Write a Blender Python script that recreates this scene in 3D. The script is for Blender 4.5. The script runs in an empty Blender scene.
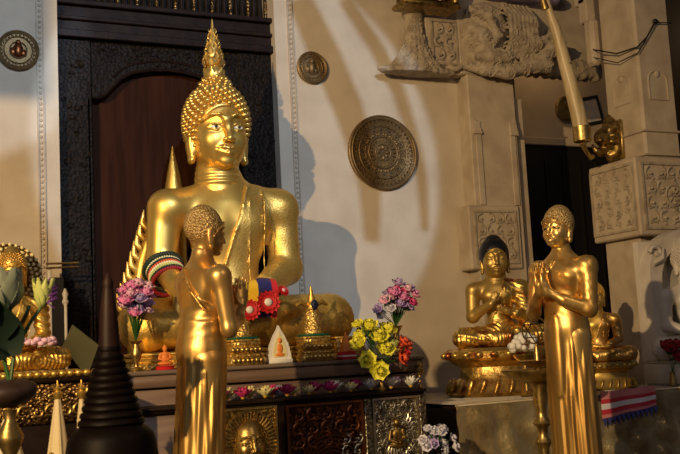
import bpy, math, random
import numpy as np
from math import sin, cos, pi, radians, sqrt, atan2
from mathutils import Vector, Matrix
random.seed(7)
rng = np.random.RandomState(5)
SC = bpy.context.scene
COL = SC.collection

# ------------------------------------------------------------------ camera
cam_d = bpy.data.cameras.new('camera')
cam = bpy.data.objects.new('camera', cam_d); COL.objects.link(cam)
cam_d.sensor_width = 36.0; cam_d.lens = 1000.0 * 36.0 / 680.0
_th, _p, _r = radians(25), radians(7), radians(3)
_fw = Vector((sin(_th)*cos(_p), cos(_th)*cos(_p), sin(_p)))
_r0 = Vector((cos(_th), -sin(_th), 0)); _u0 = _r0.cross(_fw)
_rt = _r0*cos(_r) - _u0*sin(_r); _up = _u0*cos(_r) + _r0*sin(_r)
_M = Matrix((_rt, _up, -_fw)).transposed().to_4x4(); _M.translation = Vector((-2.323, -7.48, 1.361))
cam.matrix_world = _M
cam_d.dof.use_dof = True; cam_d.dof.focus_distance = 6.9; cam_d.dof.aperture_fstop = 5.0
cam_d.clip_start = 0.05
SC.camera = cam

# ------------------------------------------------------------------ world, lamps, exposure
world = bpy.data.worlds.new('temple_air'); SC.world = world; world.use_nodes = True
_bg = world.node_tree.nodes['Background']
_bg.inputs[0].default_value = (0.50, 0.50, 0.66, 1); _bg.inputs[1].default_value = 0.075
SC.view_settings.view_transform = 'Standard'; SC.view_settings.look = 'None'
SC.view_settings.exposure = 0.0; SC.view_settings.gamma = 1.0
SC.view_settings.use_curve_mapping = False

def lamp(name, kind, loc, target, power, color, **kw):
    d = bpy.data.lights.new(name, kind); d.energy = power; d.color = color
    for k, v in kw.items(): setattr(d, k, v)
    o = bpy.data.objects.new(name, d); COL.objects.link(o)
    o.location = loc
    o.rotation_euler = (Vector(target)-Vector(loc)).to_track_quat('-Z', 'Y').to_euler()
    return o
# warm spotlight on the shrine from the left (throws the big shadow on the wall)
lamp('warm_shrine_spot', 'SPOT', (-7.4, -8.3, 4.15), (0.65, -0.6, 1.85), 3500, (1.0, 0.67, 0.31), spot_size=radians(54), spot_blend=1.0, shadow_soft_size=0.06)
# cool daylight from high behind the camera, past the unseen bars added to band the wall
lamp('cool_daylight_spot', 'SPOT', (-1.2, -9.0, 5.6), (0.36, 0.0, 3.02), 1600, (0.60, 0.76, 1.0), spot_size=radians(20.8), spot_blend=0.10, shadow_soft_size=0.04)
lamp('cool_daylight_left', 'SPOT', (-1.2, -9.0, 5.6), (-1.75, 0.0, 3.8), 1500, (0.60, 0.76, 1.0), spot_size=radians(12), spot_blend=0.25, shadow_soft_size=0.04)
# fill lights added to brighten the passage and the statues
lamp('passage_fill', 'POINT', (3.9, 0.35, 4.55), (3.9, 0.3, 0), 9, (1.0, 0.66, 0.34), shadow_soft_size=0.15)  # added fill, lifts the dark passage, no fixture there
lamp('area_fill_left', 'AREA', (-3.6, -7.2, 4.2), (0.2, -1.0, 1.8), 30, (0.92, 0.92, 1.0), size=1.6)  # large soft fill added for the gold's reflections
lamp('area_fill_right', 'AREA', (1.0, -7.0, 4.6), (2.0, -1.0, 1.6), 26, (1.0, 0.74, 0.46), size=1.2)  # second soft fill, added for the right side

# ------------------------------------------------------------------ materials
MATS = {}
def _nt(name):
    m = bpy.data.materials.new(name); m.use_nodes = True
    nt = m.node_tree; b = nt.nodes['Principled BSDF']
    return m, nt, b
def mat(name, color, rough=0.6, metal=0.0, color2=None, scale=8.0, bump=0.0, bscale=40.0, kind='noise', spec=None, emit=None, mixlo=0.4, mixhi=0.65, trans=0.0, detail=4.0, rvar=0.0, sheen=0.0, stretch=None, bdist=0.01, sub=0.0):
    m, nt, b = _nt(name)
    N, L = nt.nodes, nt.links
    b.inputs['Base Color'].default_value = (*color, 1); b.inputs['Roughness'].default_value = rough
    b.inputs['Metallic'].default_value = metal
    if spec is not None: b.inputs['Specular IOR Level'].default_value = spec
    if trans: b.inputs['Transmission Weight'].default_value = trans
    if sheen: b.inputs['Sheen Weight'].default_value = sheen
    if sub: b.inputs['Subsurface Weight'].default_value = sub; b.inputs['Subsurface Radius'].default_value = (0.02, 0.015, 0.01)
    if emit: b.inputs['Emission Color'].default_value = (*emit[0], 1); b.inputs['Emission Strength'].default_value = emit[1]
    tc = N.new('ShaderNodeTexCoord'); mp = N.new('ShaderNodeMapping'); L.new(tc.outputs['Object'], mp.inputs[0])
    if stretch: mp.inputs['Scale'].default_value = stretch
    def tex(sc, k):
        if k == 'voronoi':
            t = N.new('ShaderNodeTexVoronoi'); t.inputs['Scale'].default_value = sc; o = t.outputs['Distance']
        elif k == 'edge':
            t = N.new('ShaderNodeTexVoronoi'); t.feature = 'DISTANCE_TO_EDGE'; t.inputs['Scale'].default_value = sc; o = t.outputs['Distance']
        elif k == 'wave':
            t = N.new('ShaderNodeTexWave'); t.inputs['Scale'].default_value = sc; t.inputs['Distortion'].default_value = 3.0; t.inputs['Detail'].default_value = 2; o = t.outputs['Fac']
        else:
            t = N.new('ShaderNodeTexNoise'); t.inputs['Scale'].default_value = sc; t.inputs['Detail'].default_value = detail; o = t.outputs['Fac']
        L.new(mp.outputs[0], t.inputs['Vector']); return o
    if color2 is not None:
        o = tex(scale, kind)
        r = N.new('ShaderNodeMapRange'); r.inputs['From Min'].default_value = mixlo; r.inputs['From Max'].default_value = mixhi
        mx = N.new('ShaderNodeMix'); mx.data_type = 'RGBA'
        mx.inputs[6].default_value = (*color, 1); mx.inputs[7].default_value = (*color2, 1)
        L.new(o, r.inputs['Value']); L.new(r.outputs['Result'], mx.inputs[0]); L.new(mx.outputs[2], b.inputs['Base Color'])
        if rvar:
            rr = N.new('ShaderNodeMapRange'); rr.inputs['From Min'].default_value = 0.3; rr.inputs['From Max'].default_value = 0.7
            rr.inputs['To Min'].default_value = rough-rvar; rr.inputs['To Max'].default_value = rough+rvar
            L.new(o, rr.inputs['Value']); L.new(rr.outputs['Result'], b.inputs['Roughness'])
    if bump:
        o = tex(bscale, kind if kind != 'noise' else 'noise')
        bp = N.new('ShaderNodeBump'); bp.inputs['Strength'].default_value = bump; bp.inputs['Distance'].default_value = bdist
        L.new(o, bp.inputs['Height']); L.new(bp.outputs['Normal'], b.inputs['Normal'])
    MATS[name] = m
    return m
G = {}
def gm(key, *a, **k): G[key] = mat(key, *a, **k)
gm('plaster', (0.60, 0.52, 0.40), 0.85, color2=(0.52, 0.44, 0.33), scale=3.0, bump=0.15, bscale=60)
gm('stone', (0.50, 0.42, 0.31), 0.8, color2=(0.40, 0.32, 0.23), scale=5.0, bump=0.25, bscale=70)
gm('stone_carved', (0.43, 0.36, 0.26), 0.8, color2=(0.29, 0.23, 0.16), scale=14.0, bump=0.35, bscale=40, bdist=.012)
gm('backwall', (0.47, 0.38, 0.27), 0.85, color2=(0.41, 0.33, 0.23), scale=2.5)
gm('floor_stone', (0.10, 0.07, 0.05), 0.4)
gm('dark_wood', (0.007, 0.005, 0.004), 0.5, color2=(0.014, 0.009, 0.006), scale=40, bump=0.5, bscale=38, kind='voronoi', bdist=0.01, spec=0.09)
gm('dark_beam', (0.011, 0.006, 0.005), 0.5, color2=(0.018, 0.010, 0.007), scale=12, spec=.14, bump=0.2, bscale=40)
gm('red_wood', (0.024, 0.0075, 0.003), 0.6, spec=.06, color2=(0.040, 0.013, 0.005), scale=2.4, stretch=(6, 6, .6), bump=0.1, bscale=20)
gm('altar_wood', (0.155, 0.100, 0.072), 0.34, color2=(0.22, 0.150, 0.110), scale=3.0, stretch=(.7, 3, 9), bump=0.08, bscale=30)
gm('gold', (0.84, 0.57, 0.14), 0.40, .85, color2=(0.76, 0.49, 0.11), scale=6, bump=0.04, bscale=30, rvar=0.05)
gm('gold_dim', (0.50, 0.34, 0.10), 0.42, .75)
gm('gold_hair', (0.78, 0.52, 0.14), 0.38, .85)
gm('gold_brocade', (0.84, 0.60, 0.17), 0.44, .8, color2=(0.66, 0.42, 0.09), scale=70, bump=0.22, bscale=90, kind='voronoi', mixlo=0.1, mixhi=0.8, bdist=0.006)
gm('bronze_gold', (0.80, 0.55, 0.19), 0.36, .82, color2=(0.66, 0.33, 0.08), scale=5, bump=0.03, bscale=25, rvar=0.06)
gm('bronze_robe', (0.76, 0.50, 0.16), 0.38, .85, color2=(0.58, 0.32, 0.08), scale=4, stretch=(4, 4, .4), bump=0.04, bscale=25)
gm('bronze_hair', (0.82, 0.62, 0.30), 0.5, .6, bump=.9, bscale=105, kind='voronoi', bdist=0.008, color2=(0.45, 0.29, 0.10), scale=105, mixlo=0.2, mixhi=0.6)
gm('ornate_gold', (0.82, 0.60, 0.20), 0.42, .8, color2=(0.48, 0.29, 0.07), scale=55, bump=0.5, bscale=60, kind='voronoi', mixlo=0.35, mixhi=0.75, bdist=0.015)
gm('red_gold', (0.74, 0.50, 0.13), 0.34, .9, color2=(0.34, 0.10, 0.03), scale=11, bump=0.4, bscale=24, mixlo=0.52, mixhi=0.66, bdist=0.015)
gm('brass', (0.62, 0.44, 0.15), 0.35, .95, color2=(0.38, 0.25, 0.08), scale=20, bump=0.1, bscale=60)
gm('old_brass', (0.30, 0.19, 0.075), 0.42, 1.0, color2=(0.10, 0.055, 0.02), scale=45, bump=0.9, bscale=60, kind='voronoi', bdist=0.01)
gm('panel_gold', (0.40, 0.27, 0.07), 0.36, .9, color2=(0.18, 0.11, 0.03), scale=60, bump=0.5, bscale=60, kind='voronoi', bdist=0.01)
gm('panel_copper', (0.085, 0.034, 0.014), 0.42, .9, color2=(0.03, 0.013, 0.007), scale=26, bump=1.0, bscale=30, bdist=0.02)
gm('panel_silver', (0.27, 0.25, 0.19), 0.38, .9, color2=(0.10, 0.085, 0.06), scale=50, bump=0.4, bscale=45, kind='voronoi', bdist=0.012)
gm('silver_relief', (0.46, 0.43, 0.34), 0.34, .95)
gm('copper_relief', (0.24, 0.085, 0.03), 0.38, .9)
gm('black_hair', (0.004, 0.005, 0.008), 0.38, bump=.4, bscale=90, kind='voronoi', bdist=.006)
gm('white_eye', (0.85, 0.82, 0.74), 0.4)
gm('black_dot', (0.004, 0.004, 0.004), 0.3)
gm('marble', (0.62, 0.57, 0.50), 0.5, color2=(0.50, 0.45, 0.38), scale=4, bump=0.1, bscale=50)
gm('marble_dark', (0.26, 0.17, 0.10), 0.6)
gm('stupa_wood', (0.0035, 0.002, 0.0015), 0.5, spec=.10, color2=(0.006, 0.003, 0.002), scale=7)
gm('stupa_top', (0.030, 0.011, 0.006), 0.5, spec=.2, color2=(0.012, 0.005, 0.004), scale=9)
gm('gold_cloth', (0.44, 0.37, 0.20), 0.34, .5, color2=(0.22, 0.15, 0.06), scale=4.5, bump=0.6, bscale=7, bdist=0.05, sheen=0.3)
gm('ivory_cloth', (0.72, 0.60, 0.36), 0.6, bump=0.3, bscale=12)
gm('ivory', (0.58, 0.46, 0.26), 0.4, color2=(0.40, 0.30, 0.14), scale=9, stretch=(3, 3, .25))
gm('green_leaf', (0.018, 0.075, 0.016), 0.45, color2=(0.035, 0.12, 0.02), scale=12)
gm('dark_green', (0.006, 0.022, 0.010), 0.6)
for k, c in dict(pink=(0.88, 0.34, 0.66), hotpink=(0.70, 0.06, 0.25), magenta=(0.58, 0.04, 0.20), palepink=(0.90, 0.58, 0.76), lilac=(0.48, 0.38, 0.72),
                 purple=(0.25, 0.07, 0.42), yellow=(0.85, 0.82, 0.08), cream=(0.85, 0.79, 0.42), white=(0.85, 0.84, 0.80), red=(0.62, 0.02, 0.025), coral=(0.80, 0.11, 0.04),
                 orange=(0.85, 0.26, 0.04), navy=(0.02, 0.02, 0.11), gold_yellow=(0.80, 0.48, 0.02), green_band=(0.0, 0.10, 0.05), bluegem=(0.005, 0.012, 0.06),
                 budgreen=(0.50, 0.55, 0.16), palewhite=(0.70, 0.70, 0.80), flagblue=(0.05, 0.06, 0.28), flagpink=(0.60, 0.22, 0.25), flagred=(0.5, 0.03, 0.06), plaque_green=(0.62, 0.54, 0.15), deepred=(0.30, 0.01, 0.02)).items():
    gm(k, c, 0.6, bump=0.15, bscale=60)
gm('paper', (0.80, 0.72, 0.52), 0.6)
gm('cable', (0.01, 0.01, 0.01), 0.5)
gm('picture', (0.35, 0.38, 0.42), 0.4, color2=(0.6, 0.5, 0.4), scale=9)
gm('void_dark', (0.004, 0.003, 0.003), 0.6)
gm('panel_black', (0.008, 0.006, 0.005), 0.4)
gm('glass_holder', (0.55, 0.65, 0.85), 0.08, trans=0.7)
gm('iron_gold', (0.40, 0.27, 0.085), 0.40, .9, color2=(0.12, 0.07, 0.02), scale=20)
gm('brass_relief', (0.70, 0.48, 0.15), 0.36, .9, color2=(0.40, 0.22, 0.06), scale=22, bump=.5, bscale=30, bdist=.012)
gm('altar_top_wood', (0.15, 0.11, 0.085), 0.22, color2=(0.21, 0.16, 0.13), scale=3.0, stretch=(.7, 3, 9))
# ------------------------------------------------------------------ object helpers
def link_mesh(name, verts, faces, m, parent=None, smooth=True, angle=45):
    me = bpy.data.meshes.new(name)
    me.from_pydata([tuple(v) for v in verts] if not isinstance(verts, np.ndarray) else verts.tolist(), [], faces if isinstance(faces, list) else faces.tolist())
    me.update()
    me.materials.append(m)
    if smooth:
        me.polygons.foreach_set('use_smooth', [True]*len(me.polygons))
        if angle: 
            try: me.set_sharp_from_angle(angle=radians(angle))
            except Exception: pass
    o = bpy.data.objects.new(name, me); COL.objects.link(o)
    if parent is not None: o.parent = parent
    return o
def tag(o, label=None, cat=None, group=None, kind=None):
    if label: o['label'] = label
    if cat: o['category'] = cat
    if group: o['group'] = group
    if kind: o['kind'] = kind
    return o
def thing(name, label, cat, loc=(0, 0, 0), rz=0.0, group=None):
    o = bpy.data.objects.new(name, None); COL.objects.link(o); o.empty_display_size = 0.1
    o.location = loc; o.rotation_euler = (0, 0, radians(rz))
    return tag(o, label, cat, group)
def dup(o, loc=None, rz=None, label=None, scale=None, parent=None, swap=None):
    c = o.copy(); COL.objects.link(c)
    if parent is not None: c.parent = parent
    if loc is not None: c.location = loc
    if rz is not None: c.rotation_euler = (0, 0, radians(rz))
    if scale is not None: c.scale = (scale,)*3
    if label: c['label'] = label
    for ch in list(o.children): dup(ch, parent=c)
    return c
def basis(d):
    d = Vector(d).normalized()
    a = Vector((0, 0, 1)) if abs(d.z) < 0.9 else Vector((1, 0, 0))
    u = d.cross(a).normalized(); v = d.cross(u)
    return d, u, v
class MB:
    def __init__(s): s.v = []; s.f = []
    def add(s, v, f):
        n = len(s.v); s.v += [tuple(x) for x in v]; s.f += [tuple(i+n for i in q) for q in f]; return s
    def box(s, lo, hi, M=None, bev=0.0):
        x0, y0, z0 = lo; x1, y1, z1 = hi
        if bev > 0:
            b = min(bev, (x1-x0)/3, (y1-y0)/3, (z1-z0)/3)
            vs = []
            for z, i in ((z0, b), (z0+b, 0), (z1-b, 0), (z1, b)):
                for (cx, cy, sx, sy) in ((x0, y0, 1, 1), (x1, y0, -1, 1), (x1, y1, -1, -1), (x0, y1, 1, -1)):
                    p, q = (cx+sx*(i), cy+sy*(b+0*i)), (cx+sx*(b), cy+sy*(i))
                    pts = [p, q] if (sx*sy > 0) else [q, p]
                    for t in pts: vs.append((t[0], t[1], z))
            fs = [tuple(reversed(range(8))), tuple(range(24, 32))]
            for k in range(3):
                for j in range(8):
                    a = k*8+j; c = k*8+(j+1) % 8; fs.append((a, c, c+8, a+8))
            v, f = vs, fs
        else:
            v = [(x0, y0, z0), (x1, y0, z0), (x1, y1, z0), (x0, y1, z0), (x0, y0, z1), (x1, y0, z1), (x1, y1, z1), (x0, y1, z1)]
            f = [(3, 2, 1, 0), (4, 5, 6, 7), (0, 1, 5, 4), (1, 2, 6, 5), (2, 3, 7, 6), (3, 0, 4, 7)]
        if M is not None: v = [M @ Vector(p) for p in v]
        return s.add(v, f)
    def tube(s, pts, r, n=8, cap=True, closed=False):
        pts = [Vector(p) for p in pts]; m = len(pts)
        rs = r if isinstance(r, (list, tuple)) else [r]*m
        vs = []; u = None
        for i, p in enumerate(pts):
            if closed: d = pts[(i+1) % m]-pts[i-1]
            else: d = pts[min(i+1, m-1)]-pts[max(i-1, 0)]
            if d.length < 1e-9: d = Vector((0, 0, 1))
            d.normalize()
            if u is None: _, u, _w = basis(d)
            u = (u-d*u.dot(d)); u = u.normalized() if u.length > 1e-6 else basis(d)[1]
            w = d.cross(u)
            for k in range(n):
                a = 2*pi*k/n; vs.append(p+(u*cos(a)+w*sin(a))*rs[i])
        fs = []
        for i in range(m if closed else m-1):
            j = (i+1) % m
            for k in range(n):
                l = (k+1) % n; fs.append((i*n+k, i*n+l, j*n+l, j*n+k))
        if cap and not closed: fs += [tuple(reversed(range(n))), tuple(range((m-1)*n, m*n))]
        return s.add(vs, fs)
    def lathe(s, prof, n=24, c=(0, 0, 0), sx=1.0, sy=1.0, lobes=0, lobe_amp=0.0, M=None):
        vs = []; m = len(prof)
        for (r, z) in prof:
            for k in range(n):
                a = 2*pi*k/n; rr = r*(1+lobe_amp*abs(sin(a*lobes/2))) if lobes else r
                vs.append((c[0]+rr*cos(a)*sx, c[1]+rr*sin(a)*sy, c[2]+z))
        fs = []
        for i in range(m-1):
            for k in range(n):
                l = (k+1) % n; fs.append((i*n+k, i*n+l, (i+1)*n+l, (i+1)*n+k))
        fs += [tuple(reversed(range(n))), tuple(range((m-1)*n, m*n))]
        if M is not None: vs = [M @ Vector(p) for p in vs]
        return s.add(vs, fs)
    def ball(s, c, r, n=8, m=6, M=None, d=None):
        rx, ry, rz = r if isinstance(r, (tuple, list)) else (r, r, r)
        c = Vector(c)
        if d is not None: dd, u, w = basis(d)
        vs = []
        def put(x, y, z):
            if d is not None: return c+u*x+w*y+dd*z
            return c+Vector((x, y, z))
        vs.append(put(0, 0, -rz))
        for i in range(1, m):
            t = -pi/2+pi*i/m
            for k in range(n):
                a = 2*pi*k/n; vs.append(put(rx*cos(t)*cos(a), ry*cos(t)*sin(a), rz*sin(t)))
        vs.append(put(0, 0, rz)); e = len(vs)-1; fs = []
        for k in range(n):
            l = (k+1) % n
            fs.append((0, 1+l, 1+k)); fs.append((e, e-n+k, e-n+l))
            for i in range(m-2):
                a = 1+i*n; fs.append((a+k, a+l, a+n+l, a+n+k))
        if M is not None: vs = [M @ v for v in vs]
        return s.add(vs, fs)
    def cone(s, a, b, ra, rb=0.001, n=6): return s.tube([a, b], [ra, rb], n)
    def petal(s, base, d, up, L, W, curl=0.4, nl=4, nw=3, tip=0.5, thick=0.0, cup=0.15):
        # broad curved petal from base along d, bending towards up
        base = Vector(base); d = Vector(d).normalized(); up = Vector(up); up = (up-d*up.dot(d)).normalized(); sd = d.cross(up)
        vs = []
        for i in range(nl+1):
            t = i/nl; a = curl*t
            c = base+d*(L*(sin(a)/curl if abs(curl) > 1e-3 else t))+up*(L*((1-cos(a))/curl if abs(curl) > 1e-3 else 0))
            w = W*0.5*(sin(pi*min(1, (t*0.85+0.12)))**0.7)*(1-tip*t**3)
            nrm = (up*cos(a)-d*sin(a))
            for j in range(nw+1):
                q = 2*j/nw-1; vs.append(c+sd*(w*q)+nrm*(cup*W*q*q))
        fs = [(i*(nw+1)+j, i*(nw+1)+j+1, (i+1)*(nw+1)+j+1, (i+1)*(nw+1)+j) for i in range(nl) for j in range(nw)]
        if thick > 0:
            n0 = len(vs); vs += [v-up*thick for v in vs]
            fs = fs+[tuple(n0+i for i in reversed(f)) for f in fs]
            W_ = nw+1
            rim = [i for i in range(W_)]+[i*W_+nw for i in range(1, nl+1)]+[nl*W_+j for j in range(nw-1, -1, -1)]+[i*W_ for i in range(nl-1, 0, -1)]
            for a_, b_ in zip(rim, rim[1:]+rim[:1]): fs.append((b_, a_, a_+n0, b_+n0))
        return s.add(vs, fs)
    def prism(s, outline, y0, y1):
        # outline of (x,z), extruded along y
        n = len(outline); vs = [(x, y0, z) for x, z in outline]+[(x, y1, z) for x, z in outline]
        fs = [tuple(range(n)), tuple(reversed(range(n, 2*n)))]+[(i, i+n, (i+1) % n+n, (i+1) % n) for i in range(n)]
        return s.add(vs, fs)
    def build(s, name, m, parent=None, smooth=True, angle=45): return link_mesh(name, s.v, s.f, m, parent, smooth, angle)
    def xf(s, M): s.v = [tuple(M @ Vector(p)) for p in s.v]; return s
def struct(name, mb, m, parent=None, smooth=False):
    o = mb.build(name, m, parent, smooth)
    if parent is None: o['kind'] = 'structure'
    return o

# ------------------------------------------------------------------ smooth sculpting field
class Field:
    def __init__(s, lo, hi, h):
        s.lo = np.array(lo, float); s.h = h
        s.n = np.ceil((np.array(hi)-s.lo)/h).astype(int)+1
        s.D = np.full(s.n, 9.0, np.float32)
        s.ax = [(s.lo[i]+h*np.arange(s.n[i])).astype(np.float32) for i in range(3)]
        s.st = [(np.zeros(3), np.eye(3), 1.0)]
    def push(s, o=(0, 0, 0), R=None, sc=1.0):
        O, A, S = s.st[-1]; R = np.eye(3) if R is None else R
        s.st.append((O+A@(np.array(o)*S), A@R, S*sc)); return s
    def pop(s): s.st.pop(); return s
    def op(s, f, lo, hi, k=0.0, mode='u'):
        O, A, S = s.st[-1]
        lo = np.array(lo, float); hi = np.array(hi, float)
        c = np.array([[(lo, hi)[(q >> i) & 1][i] for i in range(3)] for q in range(8)])
        w = O+(c*S)@A.T; k = k*S
        m = max(k, 2.5*s.h)
        a = np.floor((w.min(0)-m-s.lo)/s.h).astype(int); b = np.ceil((w.max(0)+m-s.lo)/s.h).astype(int)+1
        a = np.clip(a, 0, s.n); b = np.clip(b, 0, s.n)
        if np.any(b <= a): return s
        X, Y, Z = np.meshgrid(s.ax[0][a[0]:b[0]]-O[0], s.ax[1][a[1]:b[1]]-O[1], s.ax[2][a[2]:b[2]]-O[2], indexing='ij')
        Ai = A.T/S
        x = Ai[0, 0]*X+Ai[0, 1]*Y+Ai[0, 2]*Z; y = Ai[1, 0]*X+Ai[1, 1]*Y+Ai[1, 2]*Z; z = Ai[2, 0]*X+Ai[2, 1]*Y+Ai[2, 2]*Z
        d = (f(x, y, z)*S).astype(np.float32)
        sl = (slice(a[0], b[0]), slice(a[1], b[1]), slice(a[2], b[2])); D = s.D[sl]
        if mode == 'u':
            if k > 0: hh = np.maximum(k-np.abs(D-d), 0)/k; s.D[sl] = np.minimum(D, d)-hh*hh*k/4
            else: s.D[sl] = np.minimum(D, d)
        elif mode == 's':
            d = -d
            if k > 0: hh = np.maximum(k-np.abs(D-d), 0)/k; s.D[sl] = np.maximum(D, d)+hh*hh*k/4
            else: s.D[sl] = np.maximum(D, d)
        return s
    def ell(s, c, r, k=0.0, mode='u', R=None):
        c = np.array(c, float); r = np.array(r if np.ndim(r) else (r, r, r), float)
        if R is not None: return s.push(c, R).ell((0, 0, 0), r, k, mode).pop()
        def f(x, y, z):
            x = (x-c[0]); y = (y-c[1]); z = (z-c[2])
            k0 = np.sqrt((x/r[0])**2+(y/r[1])**2+(z/r[2])**2); k1 = np.sqrt((x/r[0]**2)**2+(y/r[1]**2)**2+(z/r[2]**2)**2)+1e-9
            return k0*(k0-1)/k1
        return s.op(f, c-r, c+r, k, mode)
    def cap(s, a, b, ra, rb=None, k=0.0, mode='u'):
        a = np.array(a, float); b = np.array(b, float); rb = ra if rb is None else rb
        ba = b-a; L2 = ba@ba+1e-12; R = max(ra, rb)
        def f(x, y, z):
            px, py, pz = x-a[0], y-a[1], z-a[2]
            t = np.clip((px*ba[0]+py*ba[1]+pz*ba[2])/L2, 0, 1)
            return np.sqrt((px-ba[0]*t)**2+(py-ba[1]*t)**2+(pz-ba[2]*t)**2)-(ra+(rb-ra)*t)
        return s.op(f, np.minimum(a, b)-R, np.maximum(a, b)+R, k, mode)
    def poly(s, pts, r, k=0.0, mode='u'):
        rs = r if isinstance(r, (list, tuple)) else [r]*len(pts)
        for i in range(len(pts)-1): s.cap(pts[i], pts[i+1], rs[i], rs[i+1], k, mode)
        return s
    def torus(s, c, R, r, k=0.0, mode='u', sy=1.0):
        c = np.array(c, float)
        def f(x, y, z):
            q = np.sqrt((x-c[0])**2+((y-c[1])/sy)**2)-R
            return np.sqrt(q*q+(z-c[2])**2)-r
        return s.op(f, c-(R+r), c+(R+r), k, mode)
    def grid(s): return np.meshgrid(*s.ax, indexing='ij')
    def clone(s):
        o = Field.__new__(Field); o.lo = s.lo; o.h = s.h; o.n = s.n; o.D = s.D.copy(); o.ax = s.ax; o.st = [(np.zeros(3), np.eye(3), 1.0)]; return o
    def mesh(s):
        D = s.D.copy()
        D[0] = D[-1] = 9; D[:, 0] = D[:, -1] = 9; D[:, :, 0] = D[:, :, -1] = 9
        ins = D < 0; cnt = np.zeros(np.array(D.shape)-1, np.uint8)
        cs = [(i, j, k) for i in (0, 1) for j in (0, 1) for k in (0, 1)]
        sh = np.array(D.shape)-1
        for (i, j, k) in cs: cnt += ins[i:i+sh[0], j:j+sh[1], k:k+sh[2]]
        act = np.argwhere((cnt > 0) & (cnt < 8))
        idx = np.full(cnt.shape, -1, np.int64); idx[act[:, 0], act[:, 1], act[:, 2]] = np.arange(len(act))
        val = {c: D[act[:, 0]+c[0], act[:, 1]+c[1], act[:, 2]+c[2]] for c in cs}
        P = np.zeros((len(act), 3)); N = np.zeros(len(act))
        for c in cs:
            for ax in range(3):
                if c[ax] == 0:
                    e = list(c); e[ax] = 1; e = tuple(e); a, b = val[c], val[e]
                    m = (a < 0) != (b < 0); t = np.where(m, a/np.where(m, a-b, 1), 0)
                    p = np.tile(np.array(c, float), (len(act), 1)); p[:, ax] = t
                    P[m] += p[m]; N += m
        V = s.lo+(act+P/N[:, None])*s.h
        F = []
        for ax in range(3):
            o1, o2 = [(1, 2), (2, 0), (0, 1)][ax]
            sl0 = [slice(1, -1)]*3; sl1 = [slice(1, -1)]*3; sl0[ax] = slice(0, -1); sl1[ax] = slice(1, None)
            A = ins[tuple(sl0)]; B = ins[tuple(sl1)]
            for (m, flip) in ((A & ~B, False), (~A & B, True)):
                q = np.argwhere(m)
                if not len(q): continue
                off = np.ones(3, int); off[ax] = 0; q = q+off
                def g(d1, d2):
                    r = q.copy(); r[:, o1] -= d1; r[:, o2] -= d2; return idx[r[:, 0], r[:, 1], r[:, 2]]
                quad = np.stack([g(1, 1), g(0, 1), g(0, 0), g(1, 0)], 1)
                F.append(quad[:, ::-1] if flip else quad)
        return V, np.concatenate(F)
def surf_y(F, x, z, dflt):
    # front face of a sculpted field at (x, z)
    i = int(round((x-F.lo[0])/F.h)); k = int(round((z-F.lo[2])/F.h))
    if not (0 <= i < F.n[0] and 0 <= k < F.n[2]): return dflt
    j = np.argmax(F.D[i, :, k] < 0)
    return float(F.ax[1][j]) if F.D[i, j, k] < 0 else dflt
def drape_scrolls(F, mb, x0, x1, z0, z1, n, r, R, seed, dflt):
    q = random.Random(seed); done = []
    for t in range(n*8):
        x, z = q.uniform(x0, x1), q.uniform(z0, z1)
        if surf_y(F, x, z, 9) > 8 or any((x-a)**2+(z-b)**2 < (R*1.25)**2 for a, b in done): continue
        done.append((x, z)); sg = q.choice((-1, 1)); t0 = q.uniform(0, 6.28); pts = []
        for k in range(13):
            rr = R*(1.15-k/13); u, w = x+rr*cos(t0+sg*k*.62), z+rr*sin(t0+sg*k*.62); y = surf_y(F, u, w, 9)
            if y < 8: pts.append((u, y-.004, w))
        if len(pts) > 4: mb.tube(pts, [r*(1-.4*k/len(pts)) for k in range(len(pts))], 6)
        if len(done) >= n: break
def rot(ax, deg):
    a = radians(deg); c, s_ = cos(a), sin(a)
    return np.array({'x': [[1, 0, 0], [0, c, -s_], [0, s_, c]], 'y': [[c, 0, s_], [0, 1, 0], [-s_, 0, c]], 'z': [[c, -s_, 0], [s_, c, 0], [0, 0, 1]]}[ax])
def frame(xd, zd):
    z = np.array(zd, float); z /= np.linalg.norm(z); x = np.array(xd, float); x -= z*(x@z); x /= np.linalg.norm(x)
    return np.stack([x, np.cross(z, x), z], 1)
def fmesh(name, fields, m, parent, angle=0, scale=1.0):
    V = []; F = []; n = 0
    for f in fields:
        v, q = f.mesh(); V.append(v*scale); F.append(q+n); n += len(v)
    return link_mesh(name, np.concatenate(V), np.concatenate(F), m, parent, True, angle)
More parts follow.
